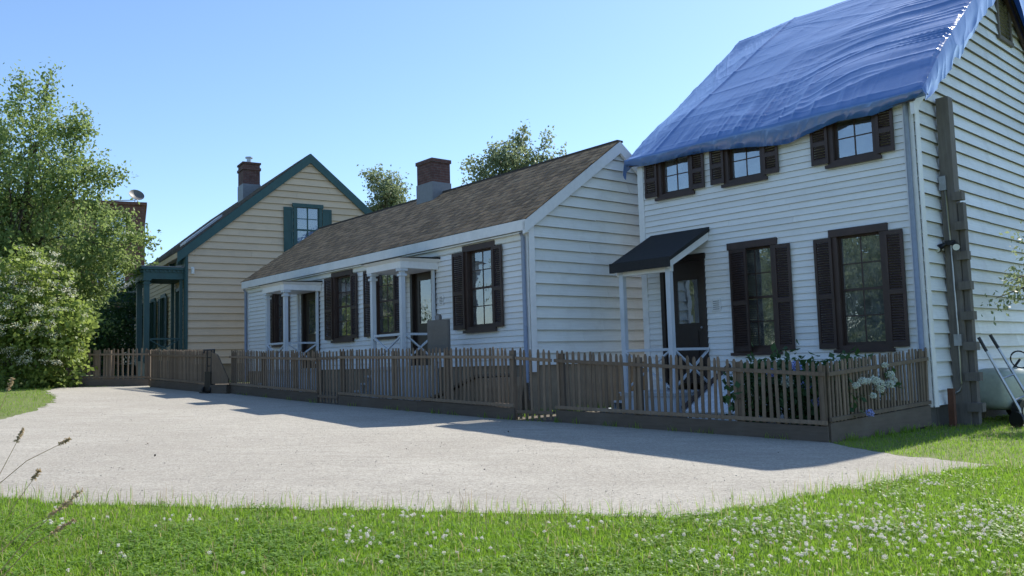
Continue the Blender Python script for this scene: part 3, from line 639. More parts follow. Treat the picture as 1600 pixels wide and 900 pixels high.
# ------------------------------------------------------------------ LEFT HOUSE (tan, teal trim)
hl = House('tan_house', LC, AL, 1.05, 'tan clapboard house with steep gable, teal trim and teal shutters', 15.0, 8.7, 5.66, .83, 1.75)
hl.zb = 1.75
window(hl, -4.3, -3.4, 2.3, 4.3, 2, 2, (.42, .42), (.03, -.12), mat=M['teal'])
window(hl, -6.5, -5.6, 2.3, 4.3, 2, 2, (.42, .42), (.03, -.12), mat=M['teal'])
window(hl, -9.2, -8.3, 2.3, 4.3, 2, 2, (.42, .42), (.03, -.12), mat=M['teal'])
door(hl, -1.55, -.45, 1.85, 4.3, M['teal'], M['teal']); door(hl, -12.0, -10.9, 1.85, 4.3, M['teal'], M['teal'])
wall_shell(hl, M['tan'], M['foundation'])
facade_boards(hl, .16, M['tan'], 1.7, 5.0)
gable_boards(hl, .248, M['tan'], 1.62, opens=[(3.78, 4.70, 5.62, 7.3)])
b = MB(); b.box(-.09, .052, -.055, -.0251, 1.5, 5.5); b.box(.062, .078, -.0249, .05, 1.5, 5.6); b.build('corner_board', M['teal'], hl.root)
MB().box(-15, -.10, -.06, -.0255, 4.98, 5.50).build('frieze', M['teal'], hl.root)
for k in range(11):
    x = -.5-k*1.38; MB().box(x-.07, x+.07, -.20, -.061, 5.06, 5.46).build('bracket', M['teal'], hl.root)
rf = roof(hl, .28, .3, .3, .10, .10, M['roofslab'])
shingles(hl, rf, M['shingle_l'], .28, .3, .12, .2, (.14, .3), lift=.005, warp=1.1)
MB().box(-15.3, .05, -.31, -.10, 5.22, 5.40).build('gutter', M['tan'], rf)
for (ya, yb) in ((-.30, 4.35), (4.35, 8.95)):
    za, zb = [5.66+.83*(4.35-abs(y-4.35)) for y in (ya, yb)]
    b = MB(); b.hexa([(.065, ya, za-.36), (.125, ya, za-.36), (.125, yb, zb-.36), (.065, yb, zb-.36), (.065, ya, za-.005), (.125, ya, za-.005), (.125, yb, zb-.005), (.065, yb, zb-.005)]); b.build('rake_board', M['teal'], rf)
b = MB(); b.box(-6.7, -5.85, 3.45, 4.15, 8.3, 10.1); b.box(-6.74, -5.81, 3.41, 4.19, 9.82, 9.93); b.box(-6.74, -5.81, 3.41, 4.19, 10.08, 10.16); b.build('chimney', M['brick'], rf)
MB().box(-6.72, -5.83, 3.43, 4.17, 8.4, 9.22).build('flashing', M['lead'], rf)
b = MB(); b.tube([(-6.27, 3.8, 10.16), (-6.27, 3.8, 10.42)], .10, 10); b.tube([(-6.27, 3.8, 10.42), (-6.27, 3.8, 10.47)], .16, 10); b.build('chimney_pot', M['metal'], rf)
# skylight low on the front slope
y0, y1 = .25, 1.5; b = MB(); b.hexa([(-2.3, y0, 5.66+.83*y0+.05), (-1.3, y0, 5.66+.83*y0+.05), (-1.3, y1, 5.66+.83*y1+.05), (-2.3, y1, 5.66+.83*y1+.05), (-2.3, y0, 5.66+.83*y0+.14), (-1.3, y0, 5.66+.83*y0+.14), (-1.3, y1, 5.66+.83*y1+.14), (-2.3, y1, 5.66+.83*y1+.14)]); b.build('skylight', M['metal'], rf)
for x0, x1, d, nm in ((-1.80, -.12, 1.3, 'n'), (-12.2, -10.6, 1.45, 'f')):
    p = deck(hl, x0, x1, d, 1.75, 1.0, M['teal'], False)
    porch_posts(p, [(x0+.10, -d+.09), (x1-.10, -d+.09)], 1.75, 4.5, M['teal'], .17); porch_posts(p, [(x0+.10, -.12), (x1-.10, -.12)], 1.75, 4.5, M['teal'], .1, False)
    b = MB(); b.box(x0-.02, x1+.02, -d-.02, -.03, 4.5, 4.72); b.box(x0-.10, x1+.10, -d-.10, -.035, 4.82, 4.90); b.box(x0-.03, x1+.03, -d-.03, -.035, 4.72, 4.82); b.build('cornice', M['teal'], p)
    for k in range(9): MB().box(x1+.031, x1+.075, -d+.05+k*.14, -d+.11+k*.14, 4.735, 4.805).build('dentil', M['teal'], p)
    for k in range(11): MB().box(x0+.04+k*.145, x0+.10+k*.145, -d-.075, -d-.031, 4.735, 4.805).build('dentil', M['teal'], p)
    MB().box(x0-.12, x1+.12, -d-.12, -.04, 4.902, 4.93).build('porch_roof', M['lead'], p)
    xbrace(p, 'r', (x1-.10, -d+.2), (x1-.10, -.17), 1.9, 2.5, M['teal'])
# gable window of the tan house (faces +x): casing, sash, panes, plank shutters
def gable_window(h, y0, y1, z0, z1, mat):
    c = MB(); c.box(-.06, .075, y0, y0+.12, z0, z1-.14); c.box(-.06, .075, y1-.12, y1, z0, z1-.14); c.box(-.06, .10, y0-.04, y1+.04, z1-.14, z1); c.box(-.06, .09, y0-.02, y1+.02, z0-.06, z0)
    w_ = c.build('window', mat, h.root); a0, a1, c0, c1 = y0+.12, y1-.12, z0, z1-.14; s = MB()
    s.box(-.02, .03, (a0+a1)/2-.022, (a0+a1)/2+.022, c0, c1); zm = (c0+c1)/2+.02
    s.box(-.022, .04, a0, a1, zm-.03, zm+.03)
    for a, b_ in ((a0, a0+.035), (a1-.035, a1)): s.box(-.021, .032, a, b_, c0, c1)
    for q in ((zm+c1)/2, (zm+c0)/2): s.box(-.018, .028, a0, a1, q-.012, q+.012)
    s.build('sash', mat, w_)
    zz = [c0, (zm+c0)/2, zm, (zm+c1)/2, c1]
    for k in range(4):
        for j in range(2):
            ya = a0+(a1-a0)*j/2+.004; MB().box(.004, .008, ya, ya+(a1-a0)/2-.008, zz[k]+.005, zz[k+1]-.005).build('pane', M['glass_hi'], w_)
    MB().box(-.10, -.095, a0, a1, zm, c1).build('blind', M['curtain'], w_)
    for ya in (y0-.36, y1+.02):
        s = MB(); s.box(.04, .075, ya, ya+.34, z0+.02, z1-.16)
        for (p0, p1) in ((.08, .46), (.52, .94)):
            hh = z1-.18-z0; s.box(.0752, .09, ya, ya+.06, z0+.02+hh*p0, z0+hh*p1); s.box(.0752, .09, ya+.28, ya+.34, z0+.02+hh*p0, z0+hh*p1)
        for pz in (.02, .47, .95): hh = z1-.18-z0; s.box(.0754, .092, ya, ya+.34, z0+.02+hh*pz, z0+.02+hh*pz+.06)
        s.build('shutter', mat, w_)
gable_window(hl, 3.70, 4.78, 5.55, 7.38, M['teal'])
b = MB(); b.box(.03, .07, .15, .25, 4.68, 4.92); b.tube([(.11, .2, 4.68), (.11, .2, 4.88)], .05, 8); b.build('wall_lamp', M['paper'], hl.root)

# ------------------------------------------------------------------ picket fences and gates
def picket_mesh(wd=.046, th=.018, tip=.05):
    b = MB(); b.add([(-wd/2, 0, 0), (wd/2, 0, 0), (wd/2, th, 0), (-wd/2, th, 0), (-wd/2, 0, 1-tip), (wd/2, 0, 1-tip), (wd/2, th, 1-tip), (-wd/2, th, 1-tip), (-wd*.22, 0, 1), (wd*.22, 0, 1), (wd*.22, th, 1), (-wd*.22, th, 1)],
        [(3, 2, 1, 0), (0, 1, 5, 4), (1, 2, 6, 5), (2, 3, 7, 6), (3, 0, 4, 7), (4, 5, 9, 8), (5, 6, 10, 9), (6, 7, 11, 10), (7, 4, 8, 11), (8, 9, 10, 11)])
    me = bpy.data.meshes.new('picket'); me.from_pydata(b.v, [], b.f); me.update(); me.materials.append(M['fence']); return me
PM = [picket_mesh(.046), picket_mesh(.050, .018, .045), picket_mesh(.042, .02, .055)]
def fence(name, A, B, hA, hB, label, cat, zA=None, zB=None, base=.22, spacing=.107, posts=(0, 1), gate=False, group=None, postw=.09, rails_out=True, gap=.0):
    A = np.array(A[:2]); B = np.array(B[:2]); L = float(np.hypot(*(B-A))); ang = math.atan2(B[1]-A[1], B[0]-A[0])
    z0 = float(gz(*A)) if zA is None else zA; z1 = float(gz(*B)) if zB is None else zB
    root = empty(name, (A[0], A[1], z0), ang, label=label, category=cat, group=group)
    # local x runs along the fence; local -y is the side towards the yard path when A is the left end
    Z = lambda x: (z1-z0)*x/L; Hh = lambda x: hA+(hB-hA)*x/L
    def rail(zl, hgt, th, y, nm, mat):
        b = MB(); n = max(1, int(L/2.4)); xs = np.linspace(0, L, n+1)
        for a, c in zip(xs[:-1], xs[1:]):
            da, dc = random.uniform(-.008, .008), random.uniform(-.008, .008)
            f0, f1 = zl(a)+da, zl(c)+dc
            b = MB(); b.hexa([(a, y-th, f0), (c-.004, y-th, f1), (c-.004, y, f1), (a, y, f0), (a, y-th, f0+hgt), (c-.004, y-th, f1+hgt), (c-.004, y, f1+hgt), (a, y, f0+hgt)]); b.build(nm, mat, root)
    bh = .03 if gate else base
    rail(lambda x: Z(x)+Hh(x)-.20, .055, .032, -.002, 'rail', M['fence']); rail(lambda x: Z(x)+(bh+.10 if gate else bh+.015), .055, .032, -.002, 'rail', M['fence'])
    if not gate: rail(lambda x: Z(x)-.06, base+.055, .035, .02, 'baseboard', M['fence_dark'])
    n = int(L/spacing)
    for i in range(n):
        x = (i+.5)*L/n; me = random.choice(PM); p = link('picket', me, None, root)
        zb = Z(x)+(bh if gate else base+.0)+random.uniform(-.006, .006); ht = Z(x)+Hh(x)+random.gauss(0, .011)-zb
        p.location = (x+random.uniform(-.006, .006), 0, zb); p.scale = (1, 1, ht); p.rotation_euler = (random.uniform(-.006, .006), random.gauss(0, .017), 0)
    for t_ in posts:
        x = t_*L; b = MB(); w2 = postw/2; yo = .021 if not gate else .021
        b.box(x-w2, x+w2, yo, yo+postw, Z(x)-.25, Z(x)+Hh(x)-.05); b.build('post', M['fence'], root)
    return root
g0 = 'picket fence runs around the front yards'
z_ = lambda p: float(gz(p[0], p[1]))
h805, h530 = 1.27, 1.20
fence('picket_fence', fB, fA, 1.22, 1.10, 'picket fence run in front of the two storey house', 'fence', posts=(.02, .35, .72, .985), group=g0)
fence('picket_fence', fA+np.array([.03, .03, 0]), [RC[0]-.06, RC[1]-.08], 1.10, 1.16, 'short picket fence run beside hydrangeas, ending at the house corner with downspout', 'fence', zB=.29, base=.26, spacing=.092, posts=(.985,), group=g0)
dv_ = (fB-fC)/np.hypot(*(fB-fC)[:2])
fence('picket_gate', fC+dv_*.05, fB-dv_*.05, 1.26, 1.23, 'picket gate between the long cottage and the two storey house', 'gate', posts=(), gate=True, group='picket gates in the yard fence')
fence('picket_fence', fD, fC, h530, h805, 'picket fence run in front of the cottage porch with the plaque', 'fence', posts=(.01, .35, .66, .985), group=g0)
dv2 = (fD-fE)/np.hypot(*(fD-fE)[:2])
fence('picket_gate', fE+dv2*.03, fD-dv2*.03, 1.15, 1.18, 'narrow picket gate between the two cottage porches', 'gate', posts=(), gate=True, group='picket gates in the yard fence')
fence('picket_fence', fF, fE, 1.12, 1.15, 'picket fence run in front of the cottage end by the tan house', 'fence', posts=(.02, .4, .75, .985), group=g0)
fence('picket_fence', fH, fG, 1.12, 1.13, 'close set picket fence run beside the black hand truck', 'fence', posts=(.01, .5, .985), spacing=.085, group=g0)
fI = ground(90, 604.5); fJ = ground(232, 603)
fence('picket_fence', fI, fJ, 1.12, 1.14, 'dark shaded picket fence run in front of the tan house porches', 'fence', posts=(.02, .42, .55, .985), spacing=.13, group=g0, postw=.16)

# hand truck and wedge buttress at the fence
ang = math.atan2(fF[1]-fG[1], fF[0]-fG[0]); mid = (fG+fF)/2
r_ = empty('hand_truck', (fG[0]+.05, fG[1]-.14, z_(fG)+.006), ang, label='black hand truck with boxy base standing upright against the fence', category='hand truck')
b = MB(); b.tube([(-.07, .02, .1), (-.07, .05, 1.12), (.07, .05, 1.12), (.07, .02, .1)], .017, 8)
b.build('frame', M['black'], r_); b = MB(); b.tube([(-.18, .05, 1.12), (.18, .05, 1.12)], .022, 8); b.tube([(-.17, .05, 1.12), (-.17, .03, 1.04)], .02, 8); b.tube([(.17, .05, 1.12), (.17, .03, 1.04)], .02, 8); b.build('handle', M['black'], r_)
b = MB(); b.box(-.10, .10, -.02, .06, .04, .55); b.box(-.12, .12, -.2, -.021, .005, .03); b.build('base_box', M['black'], r_)
for s_ in (-1, 1):
    b = MB(); b.tube([(s_*.105, .0, .085), (s_*.14, .0, .085)], .085, 14); b.build('wheel', M['black'], r_)
for zq in (.70, .92): MB().bar((-.07, .04, zq), (.07, .04, zq), .02, .03).build('cross_bar', M['black'], r_)
r_ = empty('timber_buttress', (fG[0]*.45+fF[0]*.55, fG[1]*.45+fF[1]*.55, z_(fF)), ang, label='grey timber wedge buttress propping the fence beside the hand truck', category='buttress')
b = MB(); b.box(-.20, .33, -.16, .10, -.05, .24); b.build('footing', M['fence_dark'], r_)
b = MB(); b.prism([(-.20, .26), (.33, .26), (.33, .38), (-.02, 1.02), (-.20, 1.10)], 'y', -.10, -.05); b.build('wedge', M['fence'], r_)
b = MB(); b.box(-.36, -.23, -.06, .07, -.2, 1.12); b.build('post', M['fence'], r_)

# ------------------------------------------------------------------ tall timber post with conduit, floodlights, cleats
pg = ground(1513, 664); r_ = empty('timber_post', (pg[0], pg[1], pg[2]-.05), AR-R(90), label='tall grey timber post with conduit and floodlights beside the two storey house', category='post')
b = MB(); b.hexa([(-.16, -.13, -.3), (.10, -.13, -.3), (.10, .13, -.3), (-.16, .13, -.3), (-.115, -.10, 5.58), (.085, -.10, 5.58), (.085, .10, 5.58), (-.115, .10, 5.58)]); b.build('shaft', M['pole'], r_)
b = MB(); b.box(.105, .19, -.06, .08, -.2, 3.75); b.build('backing_board', M['pole'], r_)
for k in range(8):
    z = .28+k*.50; MB().box(.06+.0*k, .30-.012*k, -.17, -.02, z, z+.14).build('cleat', M['pole'], r_)
b = MB(); b.tube([(-.05, -.125, 4.0), (-.02, -.135, 2.9), (.0, -.15, 1.7), (.0, -.155, .75), (-.03, -.155, .62), (-.12, -.155, .57), (-.75, -.05, .56)], .016, 8); b.build('conduit', M['metal'], r_, smooth=True)
b = MB(); b.box(-.13, -.02, -.17, -.105, 3.98, 4.22); b.build('junction_box', M['metal'], r_)
b = MB(); b.box(-.06, .06, -.20, -.14, 1.36, 1.55); b.build('junction_box', M['metal'], r_)
fl = MB(); fl.box(-.09, .05, -.20, -.13, 3.04, 3.12); fo = fl.build('floodlight_bracket', M['black'], r_)
for s_ in (-1, 1):
    b = MB(); b.tube([(s_*.06-.02, -.20, 3.06), (s_*.12-.02, -.26, 3.02), (s_*.15-.02, -.33, 2.98)], [.03, .05, .068], 12); b.build('floodlight', M['black'], fo, smooth=True)
    b = MB(); b.tube([(s_*.15-.02, -.331, 2.979), (s_*.153-.02, -.338, 2.976)], .055, 12); b.build('lens', M['paper'], fo)
# little things at the gable foot
q = wpt(RC, AR, .16, .42); r_ = MB(); r_.box(-.045, .045, -.045, .045, -.2, .62); o = r_.build('timber_stake', M['orange'], label='short rusty red stake against the wall behind the tall timber post', category='stake'); o.location = (q[0], q[1], z_(q)); o.rotation_euler = (0, .03, AR)
q = np.array([9.05, 15.35]); r_ = empty('garden_tractor', (q[0], q[1], z_(q)), R(205), label='small garden tractor with pale hood and black seat beside the gable wall', category='tractor')
def rbox(b, x0, x1, y0, y1, z0, z1, r):
    n = 6; prof = []
    for cx, cz, a0 in ((x1-r, z1-r, 0), (x0+r, z1-r, 90)):
        for k in range(n+1): a = R(a0+90*k/n); prof.append((cx+r*math.cos(a), cz+r*math.sin(a)))
    prof += [(x0, z0), (x1, z0)]; b.prism(prof, 'y', y0, y1); return b
b = MB(); vs = []; fs = []; nu_, nv_ = 28, 16
sgnp = lambda v, p: math.copysign(abs(v)**p, v)
for j in range(nv_+1):
    th_ = -math.pi/2+math.pi*j/nv_
    for i in range(nu_): ph_ = 2*math.pi*i/nu_; vs.append((.66+.40*sgnp(math.cos(th_), .45)*sgnp(math.cos(ph_), .45), .36*sgnp(math.cos(th_), .45)*sgnp(math.sin(ph_), .45), .57+.36*sgnp(math.sin(th_), .5)))
for j in range(nv_):
    for i in range(nu_): fs.append((j*nu_+i, j*nu_+(i+1) % nu_, (j+1)*nu_+(i+1) % nu_, (j+1)*nu_+i))
b.add(vs, fs); b.build('hood', M['tub'], r_, smooth=True)
rbox(MB(), -.55, .29, -.40, .40, .20, .42, .06).build('body', M['tub'], r_)
b = MB(); b.box(-.38, .08, -.24, .24, .46, .58); b.prism([(-.36, .55), (-.26, .55), (-.36, 1.02), (-.46, 1.02)], 'y', -.24, .24); b.build('seat', M['black'], r_)
b = MB(); b.prism([(-.475, 1.0), (-.35, 1.0), (-.355, 1.035), (-.47, 1.035)], 'y', -.25, .25); b.build('seat_trim', M['red'], r_)
b = MB(); b.tube([(.32, 0, .9), (.12, 0, 1.06)], .02, 8); b.tube([(.12+.06*math.sin(a)*.5, .17*math.cos(a), 1.06+.15*math.sin(a)) for a in np.linspace(0, 2*math.pi, 21)], .014, 6, False); b.build('steering_wheel', M['black'], r_)
for x, rr in ((-.33, .26), (.78, .2)):
    for s_ in (-1, 1):
        b = MB(); b.tube([(x, s_*.37, rr), (x, s_*.50, rr)], rr, 20); wh = b.build('wheel', M['black'], r_); MB().tube([(x, s_*.501, rr), (x, s_*.51, rr)], rr*.5, 14).build('rim', M['metal'], wh)
cb_ = ground(1606, 668); Yc = float(cb_[1]); r_ = empty('hand_cart', tuple(cb_), 0, label='two wheeled hand cart leaning back with its long steel handles up', category='hand cart')
cr_ = lambda x, y, Y: np.array(px_at(x, y, Y))-cb_
L0, L1 = cr_(1593, 640, Yc), cr_(1529, 527, Yc+.25); R0, R1 = cr_(1612, 630, Yc+.1), cr_(1547, 523, Yc+.4)
b = MB(); lp = lambda a, c, t_: tuple(a+(c-a)*t_)
for a_, c_ in ((L0, L1), (R0, R1)): b.tube([lp(a_, c_, 0), lp(a_, c_, .45), lp(a_, c_, .80)], [.024, .022, .02], 8)
b.build('frame', M['metal'], r_)
for a_, c_ in ((L0, L1), (R0, R1)): MB().tube([lp(a_, c_, .80), lp(a_, c_, 1)], .026, 8).build('grip', M['black'], r_)
for t_ in (.12, .42): MB().tube([lp(L0, L1, t_), lp(R0, R1, t_)], .016, 6).build('cross_bar', M['metal'], r_)
MB().tube([(L0[0]-.0, L0[1], L0[2]), (L0[0]+.02, L0[1]-.02, .03), (R0[0]+.12, R0[1], .03), tuple(R0)], .02, 8).build('toe_frame', M['metal'], r_)
ax0 = (L0+R0)/2; ad_ = (R0-L0)/np.linalg.norm(R0-L0)
for s_ in (-1, 1):
    wc = ax0+ad_*.2*s_; MB().tube([(wc[0], wc[1], .13), (wc[0]+ad_[0]*.05*s_, wc[1]+ad_[1]*.05*s_, .13)], .13, 16).build('wheel', M['black'], r_)

# historic marker plaque in front of the cottage porch
pq = np.array([-1.5, 17.05]); pq = fD[:2]*.50+fC[:2]*.50+np.array([.40, .40])
r_ = empty('marker_plaque', (pq[0], pq[1], z_(pq)), AM-R(90)+R(14), label='grey metal marker plaque with round crest on posts behind the fence', category='plaque')
b = MB(); b.box(-.26, .26, -.03, .03, 1.17, 1.78); b.build('plate', M['plaque'], r_)
b = MB(); b.box(-.285, .285, -.024, .024, 1.145, 1.805); b.build('border', M['plaque'], r_)
b = MB(); b.tube([(0, -.025, 1.85), (0, .025, 1.85)], .075, 20); cr = b.build('crest', M['plaque'], r_); MB().tube([(0, -.032, 1.85), (0, -.026, 1.85)], .05, 16).build('crest_relief', M['lead'], cr)
for x in (-.2, .2): MB().tube([(x, .0, -.2), (x, .0, 1.15)], .022, 8).build('post', M['metal'], r_)
for k in range(8):
    ln = random.uniform(.15, .21); MB().box(-ln, ln, -.0335, -.0302, 1.68-k*.058, 1.695-k*.058).build('raised_line', M['plaque'], r_)

# ------------------------------------------------------------------ foliage
def leaves_mesh(name, centers, spread, per, size, seed, flat=.0, droop=.3):
    r = np.random.default_rng(seed); C_ = np.repeat(centers, per, 0); n = len(C_); P = C_+r.normal(0, 1, (n, 3))*np.asarray(spread)
    d = r.normal(0, 1, (n, 3)); d[:, 2] -= droop; d /= np.linalg.norm(d, axis=1)[:, None]; k = r.normal(0, 1, (n, 3)); k[:, 2] += flat; s = np.cross(d, k); s /= np.linalg.norm(s, axis=1)[:, None]; nn = np.cross(d, s)
    L = size*r.uniform(.6, 1.3, n)[:, None]; W = L*.30
    V = np.stack([P, P+d*L*.5+s*W+nn*L*.08, P+d*L, P+d*L*.5-s*W+nn*L*.08], 1).reshape(-1, 3)
    i = np.arange(n)*4; return npmesh(name, V, np.stack([i, i+1, i+2, i+3], 1))
def crown_points(ells, n, seed, shell=.55):
    r = np.random.default_rng(seed); vol = np.array([e[3]*e[4]*e[5] for e in ells]); pick = r.choice(len(ells), n, p=vol/vol.sum()); E = np.array(ells)[pick]
    d = r.normal(0, 1, (n, 3)); d /= np.linalg.norm(d, axis=1)[:, None]; rad = np.where(r.random(n) < .75, r.uniform(shell, 1.0, n), r.uniform(.1, shell, n))
    lump = 1+.16*np.sin(d[:, 0]*5+d[:, 2]*4+pick)+.10*np.sin(d[:, 1]*9+d[:, 0]*7)
    return E[:, :3]+d*E[:, 3:]*(rad*lump)[:, None]
def tree(name, label, base, ells, nclus, per, size, mat, trunk=.2, seed=1, spread=.22, group=None, cat='tree', nlimb=26, sprays=()):
    base = np.array(base, float); root = empty(name, base, 0, label=label, category=cat, group=group); r = random.Random(seed)
    pts = crown_points(ells, nclus, seed)
    for (a, b_, k) in sprays:          # feathery twigs reaching out of the crown
        t_ = np.linspace(0, 1, k)[:, None]; pts = np.vstack([pts, np.array(a)*(1-t_)+np.array(b_)*t_+np.random.default_rng(k).normal(0, .06, (k, 3))])
    link('crown', leaves_mesh('crown', pts, spread, per, size, seed), mat, root)
    top = max(e[2]+e[5] for e in ells); ctr = np.mean([e[:3] for e in ells], 0); b = MB()
    zt = top*.78; path = [(0, 0, -.2)]+[(ctr[0]*t_+r.uniform(-.08, .08), ctr[1]*t_+r.uniform(-.08, .08), zt*t_) for t_ in (.15, .35, .55, .75, 1)]
    b.tube(path, [trunk*1.25, trunk, trunk*.85, trunk*.62, trunk*.4, trunk*.15], 9); b.build('trunk', M['bark'], root, smooth=True)
    lb = MB()
    for i in range(nlimb):
        t_ = r.uniform(.25, .85); k = t_*5; j = min(4, int(k)); p = Vector(path[j+1]) if j+1 < len(path) else Vector(path[-1]); q = Vector(pts[r.randrange(nclus)]); m_ = p.lerp(q, .5)+Vector((0, 0, .12*(q-p).length))
        rr = trunk*.32*(1.1-t_); lb.tube([p, m_, q], [rr, rr*.6, rr*.15], 6, False)
    for (a, b_, k) in sprays: lb.tube([a, (np.array(a)+np.array(b_))/2+np.array([0, 0, .06]), b_], [.025, .016, .006], 5, False)
    lb.build('limbs', M['bark'], root, smooth=True); return root

# big tree left
TB = np.array([-17.6, 29.5]); zb_ = z_(TB); rel = lambda p: (p[0]-TB[0], p[1]-TB[1], p[2]-zb_)
def E_(x, y, Y, rx, ry, rz): q = rel(px_at(x, y, Y)); return (*q, rx, ry, rz)
ells = [E_(20, 330, 29.5, 2.6, 2.6, 2.4), E_(60, 215, 29.5, 1.5, 1.6, 1.7), E_(105, 290, 29, 1.5, 1.5, 1.5), E_(135, 385, 28.5, 1.6, 1.6, 1.5), E_(20, 450, 29, 2.6, 2.4, 2.2), E_(-70, 350, 30, 2.8, 2.6, 3.0), E_(165, 415, 29.5, 1.0, 1.2, .9), E_(95, 470, 29, 1.7, 1.6, 1.5), E_(-40, 200, 30, 1.7, 1.7, 1.6)]
spr = [(E_(120, 260, 29, 1, 1, 1)[:3], E_(178, 282, 29, 1, 1, 1)[:3], 16), (E_(90, 200, 29, 1, 1, 1)[:3], E_(140, 205, 29, 1, 1, 1)[:3], 12), (E_(70, 160, 29.5, 1, 1, 1)[:3], E_(80, 114, 29.5, 1, 1, 1)[:3], 10), (E_(150, 360, 29, 1, 1, 1)[:3], E_(238, 380, 28.5, 1, 1, 1)[:3], 22), (E_(140, 320, 29, 1, 1, 1)[:3], E_(200, 345, 29, 1, 1, 1)[:3], 16), (E_(170, 415, 29, 1, 1, 1)[:3], E_(228, 418, 29, 1, 1, 1)[:3], 14), (E_(40, 150, 29.5, 1, 1, 1)[:3], E_(30, 120, 29.5, 1, 1, 1)[:3], 8), (E_(110, 240, 29, 1, 1, 1)[:3], E_(130, 178, 29, 1, 1, 1)[:3], 12)]
tree('leafy_tree', 'large light green leafy tree rising behind the flowering shrub', (*TB, zb_), ells, 1600, 36, .135, M['leaf_tree'], .28, 11, .19, nlimb=50, sprays=spr)
# flowering shrub
SB = ground(40, 606)[:2]+np.array([-.9, .4]); zs_ = z_(SB); rs = lambda x, y, Y: tuple(px_at(x, y, Y)-np.array([*SB, zs_])); Ys = float(SB[1])
ells = [(*rs(30, 520, Ys), 1.7, 1.4, 1.35), (*rs(95, 530, Ys-.3), .95, 1.0, 1.25), (*rs(-50, 500, Ys), 1.6, 1.4, 1.7), (*rs(35, 440, Ys), 1.1, 1.0, .95), (*rs(60, 590, Ys-.2), 1.2, 1.0, .55), (*rs(115, 500, Ys), .55, .7, .8)]
sh = tree('flowering_shrub', 'dense green shrub with flat cream blossom heads on the grass corner', (*SB, zs_), ells, 560, 36, .16, M['leaf_shrub'], .09, 21, .15, cat='shrub', nlimb=24)
bp = crown_points(ells, 2600, 5, .95); cen_ = np.mean([e[:3] for e in ells], 0); bp = bp[(bp[:, 2] > .6) & ((bp[:, 1] < cen_[1]-.35) | (bp[:, 2] > cen_[2]+1.0))][:320]; rr = np.random.default_rng(9)
link('blossoms', leaves_mesh('blossoms', bp+np.array([0, 0, .06]), (.075, .075, .04), 40, .05, 5, 3, 0), M['bloom'], sh, kind='stuff')
# trees behind the houses
for (nm, lab, x, y, Y, el, nc, sd_) in (('far_tree', 'small dark green tree top showing left of the cottage chimney', 603, 292, 46, [(0, 0, 0, 1.0, 1.0, 1.0), (.35, 0, -.7, 1.0, 1, .9), (-.6, 0, .5, .5, .6, .4), (-.2, 0, -1.6, 1.0, 1, 1)], 260, 31),
        ('pale_tree', 'pale green feathery tree showing above the cottage roof ridge', 800, 262, 36, [(0, 0, 0, 1.5, 1.3, 1.0), (.9, 0, .1, .9, .9, .8), (-1.3, 0, -.3, .9, 1, .8), (.1, 0, -1.4, 2.2, 1.6, 1.2), (1.6, 0, -.5, .7, .8, .5), (.35, 0, .9, .35, .4, .55)], 420, 32)):
    c = px_at(x, y, Y); bs2 = (c[0], c[1], z_(c)); el2 = [(e[0], e[1], e[2]+c[2]-bs2[2], e[3], e[4], e[5]) for e in el]
    sp_ = [((.3, 0, c[2]-bs2[2]+.8), (.6, 0, c[2]-bs2[2]+1.6), 9), ((1.3, 0, c[2]-bs2[2]+.3), (1.55, 0, c[2]-bs2[2]+1.35), 9), ((1.5, 0, c[2]-bs2[2]-.2), (2.2, 0, c[2]-bs2[2]+.45), 9), ((-.8, 0, c[2]-bs2[2]+.3), (-.75, 0, c[2]-bs2[2]+.95), 8)] if nm == 'pale_tree' else [((-.5, 0, c[2]-bs2[2]+.4), (-1.15, 0, c[2]-bs2[2]+.8), 8)]
    tree(nm, lab, bs2, el2, nc, 26, .15, M['leaf_far'], .18, sd_, .17, group='trees behind the houses', nlimb=30, sprays=sp_)
# tree beside the gable, off to the right; one bough reaches in
TB2 = np.array([10.9, 15.2]); zb2 = z_(TB2); q2 = lambda x, y, Y: tuple(px_at(x, y, Y)-np.array([*TB2, zb2]))
tree('side_tree', 'small tree beside the gable wall with a leafy bough reaching in', (*TB2, zb2), [(*q2(1700, 400, 14.9), .85, .8, .7), (*q2(1650, 455, 14.7), .5, .5, .32), (*q2(1760, 330, 15), .9, .9, .8), (*q2(1612, 440, 14.6), .22, .3, .14)], 150, 26, .085, M['leaf_far'], .07, 41, .10, sprays=[(q2(1640, 445, 14.6), q2(1556, 466, 14.5), 7), (q2(1640, 430, 14.6), q2(1578, 438, 14.5), 8), (q2(1640, 400, 14.6), q2(1588, 378, 14.5), 4)])
c = px_at(1640, 20, 27); bt = (c[0], c[1], z_(c)); tree('back_tree', 'dark leafy tree behind the two storey house gable', bt, [(0, 0, c[2]-bt[2], 1.5, 1.5, 1.8), (.6, 0, c[2]-bt[2]-2, 2, 2, 2.2)], 220, 30, .16, M['leaf_far'], .2, 43, .22)
